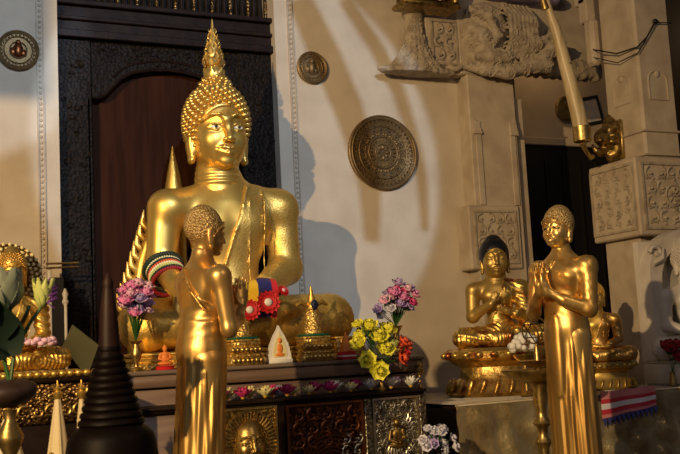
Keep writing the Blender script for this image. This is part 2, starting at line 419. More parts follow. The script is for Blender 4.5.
# ------------------------------------------------------------------ figure sculpting (units: metres of the large statue)
def sculpt_head(F, slim=1.0, lobe=.205):
    F.ell((0, .03, .08), (.208, .24, .245))
    F.ell((0, -.03, -.05), (.186*slim, .198, .235), .05)
    F.ell((0, -.075, -.165), (.138*slim, .125, .115), .06)
    for s in (-1, 1): F.ell((s*.09, -.135, -.085), (.07, .072, .075), .05)
    F.ell((0, -.178, -.238), (.05, .04, .038), .04)
    # eye sockets, eyes, brows
    for s in (-1, 1):
        F.ell((s*.083, -.245, .008), (.060, .026, .026), .045, 's')
        F.ell((s*.083, -.178, -.004), (.058, .038, .028), .008)
        F.poly([(s*.028, -.212, .002), (s*.06, -.222, .020), (s*.10, -.215, .020), (s*.140, -.180, .002)], .0075, .008)
        F.poly([(s*.030, -.210, -.008), (s*.08, -.216, -.024), (s*.135, -.185, -.012)], .006, .008)
        F.poly([(s*.022, -.228, .062), (s*.058, -.230, .086), (s*.105, -.210, .086), (s*.155, -.165, .055)], .0065, .024)
    # nose
    F.poly([(0, -.215, .080), (0, -.240, .0), (0, -.275, -.092)], [.016, .018, .024], .040)
    for s in (-1, 1): F.ell((s*.028, -.252, -.098), (.020, .024, .017), .012)
    # mouth
    F.ell((0, -.200, -.165), (.065, .035, .045), .035)
    F.poly([(-.074, -.204, -.146), (-.030, -.234, -.150), (0, -.238, -.156), (.030, -.234, -.150), (.074, -.204, -.146)], [.005, .012, .012, .012, .005], .010)
    F.poly([(-.045, -.216, -.178), (0, -.234, -.190), (.045, -.216, -.178)], [.007, .016, .007], .010)
    F.poly([(-.080, -.204, -.153), (-.03, -.246, -.169), (.03, -.246, -.169), (.080, -.204, -.153)], .0022, .006, 's')
    # ears with long lobes
    for s in (-1, 1):
        F.ell((s*.205, .03, -.035), (.028, .055, .115), .02)
        F.ell((s*.236, .012, -.01), (.014, .028, .055), .012, 's')
        F.ell((s*.196, .020, -lobe*.70), (.026, .045, lobe*.38), .03); F.ell((s*.198, .012, -lobe*.98), (.026, .040, .03), .015)
def neck(F, q=1.0):
    F.cap((0, .035, -.12), (0, .04, -.46), .142*q, .172*q, .03)
    for z in (-.285, -.325, -.37): F.torus((0, .037, z), (.147+(-.28-z)*.16)*q, .008, .022)
def curls(mb, n, r, cond, c=(0, .03, .08), rad=(.226, .256, .285), pointed=True, off=(0, 0, 0), sc=1.0):
    ga = pi*(3-sqrt(5))
    for i in range(n):
        z = 1-2*(i+.5)/n; q = sqrt(1-z*z); a = ga*i
        d = Vector((q*cos(a), q*sin(a), z)); p = Vector((c[0]+d.x*rad[0], c[1]+d.y*rad[1], c[2]+d.z*rad[2]))
        if not cond(p): continue
        nn = Vector((d.x/rad[0], d.y/rad[1], d.z/rad[2])).normalized()
        P = (p+Vector(off))*sc
        mb.ball(P, (r*sc, r*sc, r*sc*1.25), 6, 4, d=nn)
def hairline(p): return (p[1]*.82+p[2]*.57) > -.085 and p[2] > -.20
def hair_field(F, ush=True):
    if ush: F.ell((0, .03, .085), (.218, .250, .280))
    else: F.ell((0, .04, .07), (.228, .255, .268)); F.ell((0, .08, -.02), (.222, .19, .17), .04)
    if ush: F.ell((0, .02, .31), (.115, .12, .115), .05)
    X, Y, Z = F.grid()
    F.D = np.maximum(F.D, (-.085-(Y*.82+Z*.57)).astype(np.float32)); F.D = np.maximum(F.D, (-.20-Z).astype(np.float32))
def hand(F, o, fdir, palm, side, sc=1.0, curl=12, spread=3, thumb_out=35, k=.006):
    # fdir: finger direction, palm: direction the palm faces, side: +1 thumb on local +x, -1 on -x ; units m of a 0.19 hand
    z = np.array(fdir, float); z /= np.linalg.norm(z); y = -np.array(palm, float); y -= z*(y@z); y /= np.linalg.norm(y)
    x = np.cross(y, z)
    F.push(o, np.stack([x, y, z], 1), sc)
    s = side
    F.ell((0, 0, .048), (.041, .016, .052), .01)
    F.cap((0, 0, -.03), (0, 0, .02), .026, .030, .02)
    for i, (fx, L) in enumerate(((.030, .073), (.0105, .082), (-.009, .077), (-.028, .060))):
        fx *= s; a = radians(spread*(1.4-i)*s*0.7)
        p = np.array((fx, 0, .088-(.006 if i in (0, 3) else 0))); ang = 0; r = .0088 if i < 3 else .0076
        for j, fr in enumerate((.45, .32, .23)):
            q = p+np.array((sin(a)*cos(radians(ang)), -sin(radians(ang)), cos(a)*cos(radians(ang))))*L*fr
            F.cap(p, q, r, r*.88, k); p = q; r *= .88; ang += curl
    t = radians(thumb_out)
    p0 = np.array((s*.026, -.004, .022)); p1 = p0+np.array((s*sin(t), -.25, cos(t)))*.036; p2 = p1+np.array((s*sin(t)*.5, -.3, cos(t)))*.030; p3 = p2+np.array((s*.15, -.3, 1))*.024
    F.cap(p0, p1, .016, .0125, .012); F.cap(p1, p2, .0115, .0098, k); F.cap(p2, p3, .0098, .008, k)
    F.pop()
def smoothstep(a, b, x):
    t = np.clip((x-a)/(b-a), 0, 1); return t*t*(3-2*t)

def seated(root, pose, scale=1.0, hb=.010, hh=.0055, m_body=None, m_robe=None, m_hair=None, hair='curls', eyes=True, fold=.004, head_z=1.545, hx=0.0, hs=1.0):
    """a cross-legged figure; every mesh is written in the large statue's metres times scale"""
    S = scale
    B = Field((-.95, -.62, -.03), (.95, .40, 1.32), hb)
    # torso
    B.ell((0, .02, .18), (.36, .28, .24))
    B.ell((0, .0, .42), (.215, .165, .24), .12)
    B.ell((0, -.0, .78), (.265, .185, .26), .12)
    B.ell((0, .0, .98), (.36, .15, .155), .12)
    for s in (-1, 1):
        B.ell((s*.12, -.10, .88), (.13, .09, .10), .08)
        B.ell((s*.40, .0, .995), (.135, .13, .13), .08)
    B.cap((0, .03, 1.02), (0, .04, 1.22), .17, .135, .10)
    for s in (-1, 1): B.cap((s*.08, .035, 1.13), (s*.30, .02, 1.05), .085, .085, .08)
    # legs
    for s in (-1, 1):
        B.cap((s*.20, .0, .17), (s*.66, -.22, .19), .19, .155, .06)
        B.ell((s*.68, -.22, .165), (.145, .15, .155), .05)
    B.cap((.62, -.26, .13), (-.12, -.40, .12), .125, .10, .04)
    B.cap((-.62, -.28, .16), (.10, -.42, .17), .125, .09, .03)
    B.poly([(.10, -.42, .19), (.24, -.40, .235), (.38, -.36, .26)], [.075, .062, .045], .03)
    W = B.clone()          # what the robe wraps (before the bare right arm and the hands)
    arms_L = []
    if pose == 'earth':
        for F in (B,):
            F.poly([(-.44, .02, 1.0), (-.475, .02, .62)], [.122, .106], .05)
            F.poly([(-.475, .02, .62), (-.44, -.30, .38)], [.100, .062], .04)
            F.poly([(.41, .02, 1.0), (.435, .0, .56)], [.122, .105], .05)
            F.poly([(.435, .0, .56), (.12, -.30, .40)], [.110, .060], .04)
            hand(F, (-.44, -.34, .37), (.02, -.34, -.9), (0, 1, -.3), 1, 1.75, 4, 2)
            hand(F, (.13, -.31, .385), (-1, -.15, -.05), (0, 0, 1), 1, 1.7, 8, 2)
        W.poly([(.41, .02, 1.0), (.435, .0, .56)], [.122, .105], .05); W.poly([(.435, .0, .56), (.20, -.25, .43)], [.110, .075], .04)
    elif pose == 'teach':
        for F in (B,):
            F.poly([(-.42, .02, .98), (-.45, -.06, .54)], [.125, .115], .05)
            F.poly([(-.45, -.06, .54), (-.16, -.33, .73)], [.108, .062], .03)
            F.poly([(.42, .02, .98), (.45, -.06, .50)], [.130, .120], .05)
            F.poly([(.45, -.06, .50), (.13, -.32, .58)], [.095, .052], .03)
            hand(F, (-.14, -.34, .74), (.30, -.1, .9), (.3, 1, 0), -1, 1.45, 38, 2)
            hand(F, (.12, -.33, .585), (-.8, -.3, .45), (0, 1, .4), 1, 1.45, 34, 2)
        W.poly([(.42, .02, .98), (.45, -.06, .50)], [.135, .130], .05); W.poly([(.45, -.06, .50), (.26, -.25, .55)], [.125, .09], .03); W.poly([(.44, -.05, .48), (.50, -.12, .22)], [.13, .08], .05)
    elif pose == 'lap':
        for F in (B,):
            F.poly([(-.44, .02, .98), (-.47, .0, .54)], [.120, .105], .05); F.poly([(-.47, .0, .54), (-.15, -.33, .38)], [.098, .055], .03)
            F.poly([(.44, .02, .98), (.47, .0, .54)], [.120, .105], .05); F.poly([(.47, .0, .54), (.15, -.33, .38)], [.098, .055], .03)
            hand(F, (-.14, -.34, .375), (1, -.1, -.05), (0, 0, 1), -1, 1.55, 8, 2); hand(F, (.15, -.34, .355), (-1, -.1, -.05), (0, 0, 1), 1, 1.55, 8, 2)
        W.poly([(.44, .02, .98), (.47, .0, .54)], [.120, .105], .05); W.poly([(.47, .0, .54), (.22, -.28, .42)], [.098, .07], .03)
    B.D = np.maximum(B.D, (-B.grid()[2]).astype(np.float32)); W.D = np.maximum(W.D, (-W.grid()[2]).astype(np.float32))
    H = Field((-.29, -.36, -.50), (.29, .34, .40), hh)
    sculpt_head(H); neck(H)
    H.lo = H.lo*hs+np.array((hx, 0, head_z)); H.h *= hs
    body = fmesh('body', [B, H], m_body, root, scale=S)
    # robe: over the left shoulder and both legs
    X, Y, Z = W.grid()
    r1 = -(X-.12-.36*(Z-1.15))*.94          # left of the slanting chest edge
    legs = Z-.40
    reg = np.minimum(r1, legs)
    reg = np.maximum(reg, Z-1.17)
    fo = fold*np.sin(60*(X*.5+Z*.85)+6*np.sin(4*X))*smoothstep(.05, .3, np.abs(X)) if fold else 0
    fo = fo+fold*.8*np.sin(34*np.sqrt((np.abs(X)-.25)**2+(Z-.15)**2+.0001)*3)*(Z < .42)
    W.D = np.maximum(np.maximum(W.D-.012-fo, -Z-.001), reg.astype(np.float32))
    # hem ridge and the folded strip on the left shoulder
    W.poly([(.125, -.125, 1.14), (.066, -.185, 1.0), (.0, -.205, .82), (-.075, -.17, .58)], .009, .014)
    for xx in (.115, .225):
        W.poly([(xx+.03, -.05, 1.14), (xx, -.188, 1.02), (xx-.01, -.205, .86), (xx-.015, -.172, .60), (xx-.02, -.20, .40)], .006, .012)
    fmesh('robe', [W], m_robe, root, scale=S)
    # hair
    HF = Field((-.29, -.30, -.26), (.29, .34, .45), hh*1.3)
    hair_field(HF, hair != 'plain')
    if hair == 'plain': HF.ell((0, .05, .30), (.115, .115, .075), .03)
    HF.lo = HF.lo*hs+np.array((hx, 0, head_z)); HF.h *= hs
    hv, hf = HF.mesh(); mb = MB()
    mb.v = [tuple(p) for p in hv*S]; mb.f = [tuple(q) for q in hf.tolist()]
    if hair == 'curls':
        curls(mb, 430, .0225, lambda p: hairline(p) and p[2] < .30, off=(hx, 0, head_z), sc=S)
        curls(mb, 120, .0180, lambda p: p[2] > .29, c=(0, .02, .31), rad=(.118, .123, .120), off=(hx, 0, head_z), sc=S)
    elif hair == 'smooth':
        curls(mb, 500, .015, lambda p: hairline(p) and p[2] < .30, off=(0, 0, head_z), sc=S)
    mb.build('hair', m_hair, root, True, 0)
    if eyes:
        for s in (-1, 1):
            e = MB(); e.ball((s*.085*S+hx*S, (-.2095)*S, (head_z-.004)*S), (.036*S, .009*S, .0100*S), 12, 8)
            eo = e.build('eye', G['white_eye'], root)
            pu = MB(); pu.ball(((s*.085+.004+hx)*S, (-.2195)*S, (head_z-.001)*S), (.012*S, .004*S, .0095*S), 10, 6); pu.build('pupil', G['black_dot'], eo)
    return body
def standing(root, m_body, m_robe, m_hair, hb=.0075, hh=.0034):
    """a slender standing monk, 1.70 m, facing -y, palms together before the chest"""
    B = Field((-.34, -.36, 1.0-.95), (.34, .26, 1.50), hb)
    B.ell((0, .01, 1.30), (.165, .095, .12)); B.ell((0, .0, 1.20), (.135, .095, .16), .06)
    B.cap((0, .012, 1.10), (0, .015, .98), .098, .120, .05)
    for s in (-1, 1):
        B.ell((s*.065, -.05, 1.275), (.07, .05, .06), .04); B.ell((s*.165, .01, 1.325), (.058, .060, .062), .04)
        B.ell((s*.07, .065, 1.29), (.07, .035, .09), .04)
    B.cap((0, .02, 1.33), (0, .02, 1.46), .085, .052, .05)
    A = B.clone()
    for s in (-1, 1):
        for F in ((B, A) if s == 1 else (B,)): F.poly([(s*.178, .012, 1.33), (s*.198, -.035, 1.07)], [.052, .041], .03)
        for F in ((B, A) if s == 1 else (B,)): F.poly([(s*.198, -.035, 1.07), (s*.10, -.14, 1.13)], [.040, .033], .02)
        B.poly([(s*.10, -.14, 1.13), (s*.026, -.20, 1.195)], [.033, .023], .02)
        hand(B, (s*.021, -.202, 1.205), (0, -.12, 1), (-s, 0, 0), s*-1, .92, 2, 1, 22, .003)
    # legs under the robe
    for s in (-1, 1):
        B.poly([(s*.062, .01, .92), (s*.06, .0, .50), (s*.06, .02, .06)], [.09, .062, .045], .03)
    H = Field((-.115, -.135, -.2), (.115, .14, .15), hh)
    H.push((0, 0, 0), None, .395); sculpt_head(H, 1.02, .20); neck(H, .82); H.ell((0, .045, .12), (.200, .235, .235), .03); H.pop()
    H.lo = H.lo+np.array((0, 0, 1.565)); H2 = H
    fmesh('body', [B, H2], m_body, root)
    # robe: slanting across the chest and back, then one long column of folds
    C = A
    def col(x, y, z):
        t = np.clip((1.12-z)/1.0, 0, 1)
        rx = .124+.010*smoothstep(0, .25, t)+.012*t; ry = .098+.008*smoothstep(0, .3, t)+.008*t
        a = np.arctan2(y/ry, x/rx)
        q = np.sqrt((x/rx)**2+((y-.012)/ry)**2)
        fold = .0042*smoothstep(.08, .35, t)*(np.sin(a*11+2*np.sin(z*5))+.6*np.sin(a*23+z*3))
        return np.maximum((q-1)*.115-fold, np.maximum(z-1.10, .07-z))
    C.op(col, (-.20, -.18, .06), (.20, .18, 1.12), .03)
    C.ell((0, -.105, .82), (.035, .02, .22), .03)
    X, Y, Z = C.grid()
    r1 = -(X*.80-(Z-1.38)*.60)*1.0
    reg = np.maximum(np.minimum(r1, Z-1.04), Z-1.385)
    fo = .0009*np.sin(120*(X*.4+Z*.9)+4*np.sin(9*Y))*(Z > 1.02)
    C.D = np.maximum(C.D-.005-fo, reg.astype(np.float32))
    C.poly([(.0, .125, 1.38), (-.09, .120, 1.25), (-.150, .085, 1.165), (-.152, .0, 1.12), (-.11, -.085, 1.16), (-.03, -.110, 1.30), (.01, -.095, 1.37)], .0065, .006)
    fmesh('robe', [C], m_robe, root)
    HF = Field((-.12, -.13, -.12), (.12, .15, .15), hh)
    HF.push((0, 0, 0), None, .395); HF.ell((0, .04, .10), (.222, .258, .262)); HF.ell((0, .06, .20), (.15, .17, .17), .05); HF.pop()
    X, Y, Z = HF.grid(); X = X/.395; Y = Y/.395; Z = Z/.395
    HF.D = np.maximum(HF.D, np.maximum(-.085-(Y*.82+Z*.57), -.22-Z).astype(np.float32))
    HF.push((0, 0, 0), None, .395)
    HF.poly([(-.232, .0, -.06), (-.225, -.06, .02), (-.17, -.165, .11), (-.09, -.215, .158), (0, -.228, .172), (.09, -.215, .158), (.17, -.165, .11), (.225, -.06, .02), (.232, .0, -.06)], .010, .01)
    HF.pop(); HF.lo = HF.lo+np.array((0, 0, 1.565))
    fmesh('hair', [HF], m_hair, root)
    for s in (-1, 1):
        e = MB(); e.ball((s*.0335, -.0845, 1.5635), (.0155, .004, .0042), 10, 6); e.build('eye', G['white_eye'] if False else G['black_dot'], root)
SHADOW_BAR_A = [(-0.148, -4.5, 4.953), (-0.045, -4.5, 4.722), (0.045, -4.5, 4.51), (0.1, -4.5, 4.318), (0.132, -4.5, 4.146), (0.128, -4.5, 3.933)]  # paths of the added shadow-casting bars
SHADOW_BAR_B = [(0.063, -4.5, 4.975), (0.209, -4.5, 4.764), (0.304, -4.5, 4.57), (0.36, -4.5, 4.372), (0.388, -4.5, 4.195), (0.387, -4.5, 3.976)]
# ------------------------------------------------------------------ the room
struct('floor', MB().box((-7, -12, -.1), (7, 2.4, 0)), G['floor_stone'])
struct('wall_left', MB().box((-4.2, 0, 0), (-1.10, .5, 5.6)), G['plaster'])
wr = MB().box((.66, 0, 0), (2.98, .5, 5.6))
struct('wall_back', wr, G['plaster'])
struct('wall_over_door', MB().box((-1.10, .22, 4.9), (.66, .5, 5.6)), G['plaster'])
# beaded mouldings beside the dark doorway
for nm, x0, x1 in (('trim_1', -1.245, -1.215), ('trim_2', .785, .812)):
    m = MB().box((x0-.012, -.012, 0), (x0-.002, 0, 5.5)); m.box((x1+.002, -.012, 0), (x1+.012, 0, 5.5))
    z = .6
    while z < 4.6: m.ball(((x0+x1)/2, -.004, z), (.012, .008, .014), 6, 4); z += .042
    struct(nm, m, G['stone'])
# carved dark doorway with an arched red-brown panel
d = MB()
d.box((-1.10, .10, 0), (-.83, .30, 3.84), bev=.01); d.box((.37, .10, 0), (.66, .30, 3.84), bev=.01)
arch = []
cx = -.225
prof = [(-.64, 3.385), (-.56, 3.385), (-.50, 3.42), (-.44, 3.49), (-.37, 3.56), (-.28, 3.61), (-.14, 3.64), (0, 3.65)]
pts = [(cx+a, b) for a, b in prof]+[(cx-a, b) for a, b in reversed(prof[:-1])]
ol = [(-.83, 3.84), (-.83, 0.9), (pts[0][0], .9)]+pts+[(pts[-1][0], .9), (.37, .9), (.37, 3.84)]
# build the spandrel as strips so that it triangulates cleanly
sp = [(-.83, 3.385)]+pts+[(.40, 3.385)]
for a, b in zip(sp, sp[1:]):
    if b[0]-a[0] > 1e-4: d.add([(a[0], .12, a[1]), (b[0], .12, b[1]), (b[0], .12, 3.84), (a[0], .12, 3.84), (a[0], .19, a[1]), (b[0], .19, b[1])], [(0, 1, 2, 3), (4, 5, 1, 0)])
dr = d.build('door_1', G['dark_wood'], None, False); dr['kind'] = 'structure'
MB().box((-.84, .20, .0), (.38, .24, 3.70)).build('door_panel', G['red_wood'], dr, False)
mm = MB(); mm.tube([(p[0], .115, p[1]) for p in [(pts[0][0], 1.0)]+pts+[(pts[-1][0], 1.0)]], .014, 6); mm.tube([(p[0]*1.0, .118, p[1]+.07) for p in pts[3:-3]], .010, 6)
mm.build('arch_moulding', G['dark_beam'], dr)
MB().box((pts[0][0]-.0, .10, 1.0), (pts[0][0]+.012, .13, 3.37)).build('light_edge', G['stone'], dr, False)
bm = MB()
for z0, z1, y in ((3.84, 3.90, .04), (3.90, 3.98, .08), (3.98, 4.01, .05), (4.01, 4.10, .09), (4.10, 4.14, .04)): bm.box((-1.10, y, z0), (.66, .3, z1), bev=.006)
bm.build('lintel_beam', G['dark_beam'], dr, False)
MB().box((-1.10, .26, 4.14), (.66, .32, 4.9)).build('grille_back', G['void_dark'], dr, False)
for i in range(34):
    x = -1.07+i*.052
    MB().lathe([(.010, 0), (.018, .02), (.012, .05), (.016, .12), (.009, .2), (.017, .3), (.017, .5)], 8, (x, .15, 4.14)).build('spindle', G['old_brass'] if i % 3 == 0 else G['dark_beam'], dr)
cv = MB(); r_ = random.Random(3)
for i in range(150):                      # carved scrolls and bosses on the dark frame
    side = r_.random()
    if side < .35: x, z = r_.uniform(-1.07, -.87), r_.uniform(1.3, 3.8)
    elif side < .6: x, z = r_.uniform(.41, .63), r_.uniform(1.3, 3.8)
    else: x, z = r_.uniform(-.8, .35), r_.uniform(3.68, 3.82)
    y = .10 if side < .6 else .12
    t0 = r_.uniform(0, 6.28); R = r_.uniform(.022, .042); sg = r_.choice((-1, 1))
    cv.tube([(x+R*(1-k/9)*cos(t0+sg*k*.75), y, z+R*(1-k/9)*sin(t0+sg*k*.75)) for k in range(9)], [.010-.0007*k for k in range(9)], 5)
cv.build('carving', G['dark_wood'], dr)

# pilaster on the right part of the wall
pf = MB().box((2.395, -.17, 0), (2.89, 0, 3.72), bev=.01)
pf.box((2.44, -.185, 2.55), (2.50, -.17, 3.30), bev=.005); pf.box((2.80, -.185, 2.55), (2.86, -.17, 3.30), bev=.005)
for sx, x in ((1, 2.42), (-1, 2.88)):
    for k in range(6):
        a = k/6*pi/2; pf.box((min(x, x+sx*.075*cos(a)), -.205+.03*sin(a), 3.18+k*.026), (max(x, x+sx*.075*cos(a)), -.17, 3.206+k*.026))
struct('trim_3', pf, G['stone'])
blk = MB().box((2.30, -.20, 1.985), (2.83, 0, 2.545), bev=.012)
bo = struct('trim_4', blk, G['stone'])
fr = MB()
def frame_border(mb, x0, x1, z0, z1, y, w=.018, t=.014):
    mb.box((x0, y-t, z0), (x1, y, z0+w)); mb.box((x0, y-t, z1-w), (x1, y, z1)); mb.box((x0, y-t, z0+w), (x0+w, y, z1-w)); mb.box((x1-w, y-t, z0+w), (x1, y, z1-w))
def foliate(mb, x0, x1, z0, z1, y, nx=3, nz=4, r=.012, seed=1, t=.02, M=None):
    """scrolling leaf relief: mirrored spirals with small leaves, lying on the plane y"""
    rr = random.Random(seed); w = (x1-x0)/nx; h = (z1-z0)/nz
    for i in range(nx):
        for j in range(nz):
            cx_, cz_ = x0+(i+.5)*w, z0+(j+.5)*h
            sg = 1 if (i+j) % 2 else -1
            if i*2 > nx-1: sg = -sg
            R = min(w, h)*.52; t0 = rr.uniform(-.4, .4)+pi/2
            mb.tube([(cx_+R*(1-k/11)*cos(t0+sg*k*.62), y, cz_+R*(1-k/11)*sin(t0+sg*k*.62)) for k in range(11)], [r*(1-.5*k/10) for k in range(11)], 6)
            mb.ball((cx_, y-.004, cz_), (R*.25, t*.8, R*.25), 8, 5)
            for q in range(3):
                a = t0+sg*(q*1.5+.6); p = (cx_+R*.8*cos(a), y, cz_+R*.8*sin(a))
                mb.ball(p, (R*.14, t*.5, R*.34), 6, 4, d=(cos(a+.7*sg), 0, sin(a+.7*sg)))
frame_border(fr, 2.345, 2.785, 2.03, 2.50, -.20)
foliate(fr, 2.37, 2.76, 2.055, 2.475, -.203, 4, 4, .012, 4)
fr.build('carving', G['stone_carved'], bo)

# back passage beyond the pilaster, with the dark doorway
struct('wall_passage', MB().box((2.5, .92, 0), (6.5, 1.2, 5.6)), G['backwall'])
struct('wall_reveal', MB().box((2.98, .0, 0), (3.02, .5, 5.6)), G['backwall'])
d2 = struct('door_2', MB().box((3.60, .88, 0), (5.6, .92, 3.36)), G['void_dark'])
jj = MB().box((3.50, .84, 0), (3.60, .92, 3.44), bev=.008); jj.box((3.60, .86, 3.36), (5.6, .92, 3.44), bev=.008); jj.build('door_jamb', G['backwall'], d2, False)
st = MB()
for k in range(5): st.box((3.72+k*.22, .855, .3), (3.735+k*.22, .88, 3.2))
st.build('door_stile', G['panel_black'], d2, False)
struct('trim_5', MB().box((2.90, -.10, 0), (3.02, .0, 3.55), bev=.01), G['stone'])
struct('painted_shadow_strip', MB().box((2.845, -.12, 2.55), (2.90, -.02, 3.32), bev=.01), G['dark_beam'])  # dark strip stands in for the shadow beside the pilaster
# round dial and framed picture on the passage wall
t = thing('wall_disc', 'round beige clock-like disc on the back wall above the right doorway', 'disc', (4.30, .92, 3.775))
MB().lathe([(.13, 0), (.135, .02), (.11, .03), (.105, .024)], 28, M=Matrix.Rotation(radians(90), 4, 'X')).build('rim', G['brass'], t)
MB().lathe([(.107, 0.0), (.107, .022)], 28, M=Matrix.Rotation(radians(90), 4, 'X')).build('face', G['paper'], t)
t = thing('framed_picture', 'small dark framed picture hung crookedly behind the stone pillar', 'picture', (4.62, .90, 3.77))
m = MB(); frame_border(m, -.13, .13, -.15, .15, 0, .025, .025); m.xf(Matrix.Rotation(radians(-12), 4, 'Y')); m.build('frame', G['cable'], t, False)
MB().box((-.12, -.012, -.14), (.12, 0, .14)).xf(Matrix.Rotation(radians(-12), 4, 'Y')).build('picture_sheet', G['picture'], t, False)

# free-standing square pillar on the right with its carved block
sh = MB().box((3.33, -1.13, 0), (3.69, -.70, 2.16), bev=.012); sh.box((3.42, -1.20, 2.80), (3.80, -.76, 5.6), bev=.02)
for z in (3.02, 2.82): sh.box((3.40, -1.22, z), (3.82, -.74, z+.018), bev=.004)
pl = struct('pillar_right', sh, G['stone'])
# small arched niches cut as recessed frames on the shaft
nm = MB()
for (M_) in (Matrix.Translation((3.61, -1.2, 0)), Matrix.Translation((3.42, -.98, 0)) @ Matrix.Rotation(radians(-90), 4, 'Z')):
    pp = [(-.10, 3.30), (-.10, 3.46)]+[(-.10*cos(a), 3.46+.09*sin(a)) for a in [k*pi/8 for k in range(1, 8)]]+[(.10, 3.46), (.10, 3.30), (-.10, 3.30)]
    q = MB(); q.tube([(a, -.003, b) for a, b in pp], .008, 6); q.ball((0, -.004, 3.52), (.03, .012, .03), 8, 5); q.xf(M_); nm.add(q.v, q.f)
nm.build('niche_outline', G['stone'], pl)
cb = MB().box((3.255, -1.24, 2.15), (3.98, -.655, 2.80), bev=.012)
cbo = cb.build('carved_block', G['stone'], pl, False)
c1 = MB(); frame_border(c1, 3.30, 3.95, 2.20, 2.755, -1.24, .022, .016); foliate(c1, 3.34, 3.92, 2.235, 2.72, -1.243, 5, 4, .014, 8, .03)
c1.tube([(3.63+.085*cos(a), -1.245, 2.48+.085*sin(a)) for a in [k*2*pi/20 for k in range(20)]], .012, 6, closed=True)
for k in range(8):
    a = k*pi/4; c1.ball((3.63+.045*cos(a), -1.247, 2.48+.045*sin(a)), (.014, .012, .03), 6, 4, d=(cos(a), 0, sin(a)))
c2 = MB(); frame_border(c2, -.27, .27, 2.20, 2.755, 0, .02, .014); foliate(c2, -.24, .24, 2.235, 2.72, -.003, 4, 5, .010, 9, .016)
c2.xf(Matrix.Translation((3.255, -.945, 0)) @ Matrix.Rotation(radians(-90), 4, 'Z'))
c1.build('carving', G['stone_carved'], cbo); c2.build('carving', G['stone_carved'], cbo)
# arch rib springing behind the pillar
ar = MB(); ar.box((3.30, -.80, 3.70), (3.40, -.68, 4.12), bev=.03)
for k in range(8):
    a0 = k*pi/16; a1 = (k+1)*pi/16
    ar.box((3.30, -.75+.9*(1-cos(a0)), 4.1+.9*sin(a0)), (3.40, -.66+.9*(1-cos(a1)), 4.1+.9*sin(a1)+.05), bev=.01)
struct('trim_7', ar, G['stone'])
struct('black_opening_sheet', MB().box((5.0, -2.4, 0), (5.1, .9, 5.6)), G['panel_black'])  # black sheet stands in for the darkness of the opening past the pillar
# unseen bars and beam added to cast the curved bands on the wall
ri = MB(); ri.box((-2.6, -4.62, 5.1), (2.6, -4.38, 5.4), bev=.02)
for pts_, ws in ((SHADOW_BAR_A, (.062, .075, .072, .06, .05, .035)), (SHADOW_BAR_B, (.036, .038, .034, .030, .026, .02))):
    ri.tube(pts_, list(ws)[:len(pts_)], 10)
struct('band_shadow_bars', ri, G['stone'])
hc = MB(); hc.box((-5.1, -4.25, 3.74), (-4.335, -4.05, 5.6), bev=.02); hc.box((-5.1, -4.25, 0), (-4.75, -4.05, 3.74), bev=.02)  # unseen block added to keep the warm spot off the upper left wall
struct('wall_shade_blocker', hc, G['stone'])
# carved stone capital and bracket beam, upper right
cap_root = MB().box((2.34, -.17, 3.72), (2.90, 0, 5.0), bev=.01); cap_root.box((2.02, -.15, 3.76), (2.36, 0, 4.22), bev=.01); cap_root.box((2.86, -.12, 3.95), (3.9, .06, 5.0), bev=.02)
cap_o = struct('trim_8', cap_root, G['stone'])
F = Field((1.52, -.50, 3.64), (2.30, -.02, 4.26), .010)
F.push((1.905, -.14, 3.70))
def bell(x, y, z):
    t = np.clip(z/.52, 0, 1); w = .075+.235*(1-t)**2.6; d = .065+.045*(1-t)**2.0
    a = np.arctan2(y/d, x/w); q = np.sqrt((x/w)**2+(y/d)**2)
    return np.maximum((q-1)*.10-.006*np.sin(a*16), np.maximum(z-.52, -.005-z+.05*np.abs(x)/.3*0))
F.op(bell, (-.33, -.24, -.01), (.33, .24, .54)); 
F.ell((-.30, -.01, .02), (.085, .05, .025), .03); F.ell((.30, -.01, .02), (.085, .05, .025), .03)
for k in range(-4, 5): F.ell((k*.068, -.105+abs(k)*.015, .018), (.040, .025, .026), .012)
F.pop()
F.ell((1.905, -.14, 4.23), (.10, .09, .04), .02)
fmesh('bell_bracket', [F], G['stone_carved'], cap_o)
o = MB(); drape_scrolls(F, o, 1.74, 2.10, 3.73, 4.20, 40, .009, .030, 8, -.2); o.build('scroll_relief', G['stone_carved'], cap_o)
m = MB(); frame_border(m, 2.06, 2.33, 3.79, 4.20, -.15, .02, .02); foliate(m, 2.09, 2.30, 3.82, 4.17, -.155, 2, 3, .020, 14, .05)
m.tube([(2.02+.34*t, -.16-.03*sin(t*9), 3.775+.02*sin(t*14)) for t in [k/14 for k in range(15)]], .024, 8); m.build('relief_panel', G['stone_carved'], cap_o)
F = Field((2.34, -.52, 3.62), (3.35, .0, 4.46), .013)
F.push((2.62, -.17, 4.02))
F.ell((0, 0, .05), (.26, .13, .33)); F.ell((-.10, -.10, -.02), (.10, .10, .12), .05); F.ell((.0, -.13, -.17), (.20, .09, .07), .05)
F.poly([(-.28, -.02, -.22), (-.1, -.1, -.28), (.12, -.14, -.30), (.32, -.12, -.24), (.55, -.12, -.20)], [.04, .05, .06, .06, .07], .03)
F.poly([(-.20, -.08, .28), (-.05, -.16, .18), (.02, -.17, .02), (-.08, -.16, -.10)], [.03, .035, .035, .03], .02)
for k in range(7):
    x = .16+k*.045; F.poly([(x, -.06, .36), (x+.02, -.15, .22), (x+.01, -.17, .0), (x-.06, -.13, -.16)], [.018, .022, .024, .018], .012)
for k in range(5): F.ell((.42+k*.07, -.10-.01*k, -.20+.05*k), (.09, .09, .055), .03)
F.poly([(.28, -.1, -.10), (.45, -.14, -.02), (.62, -.12, .06), (.68, -.08, .20)], [.05, .05, .04, .02], .03)
F.ell((-.08, -.20, .03), (.03, .02, .03), .01, 's')
F.pop()
mk = fmesh('makara_carving', [F], G['stone_carved'], cap_o)
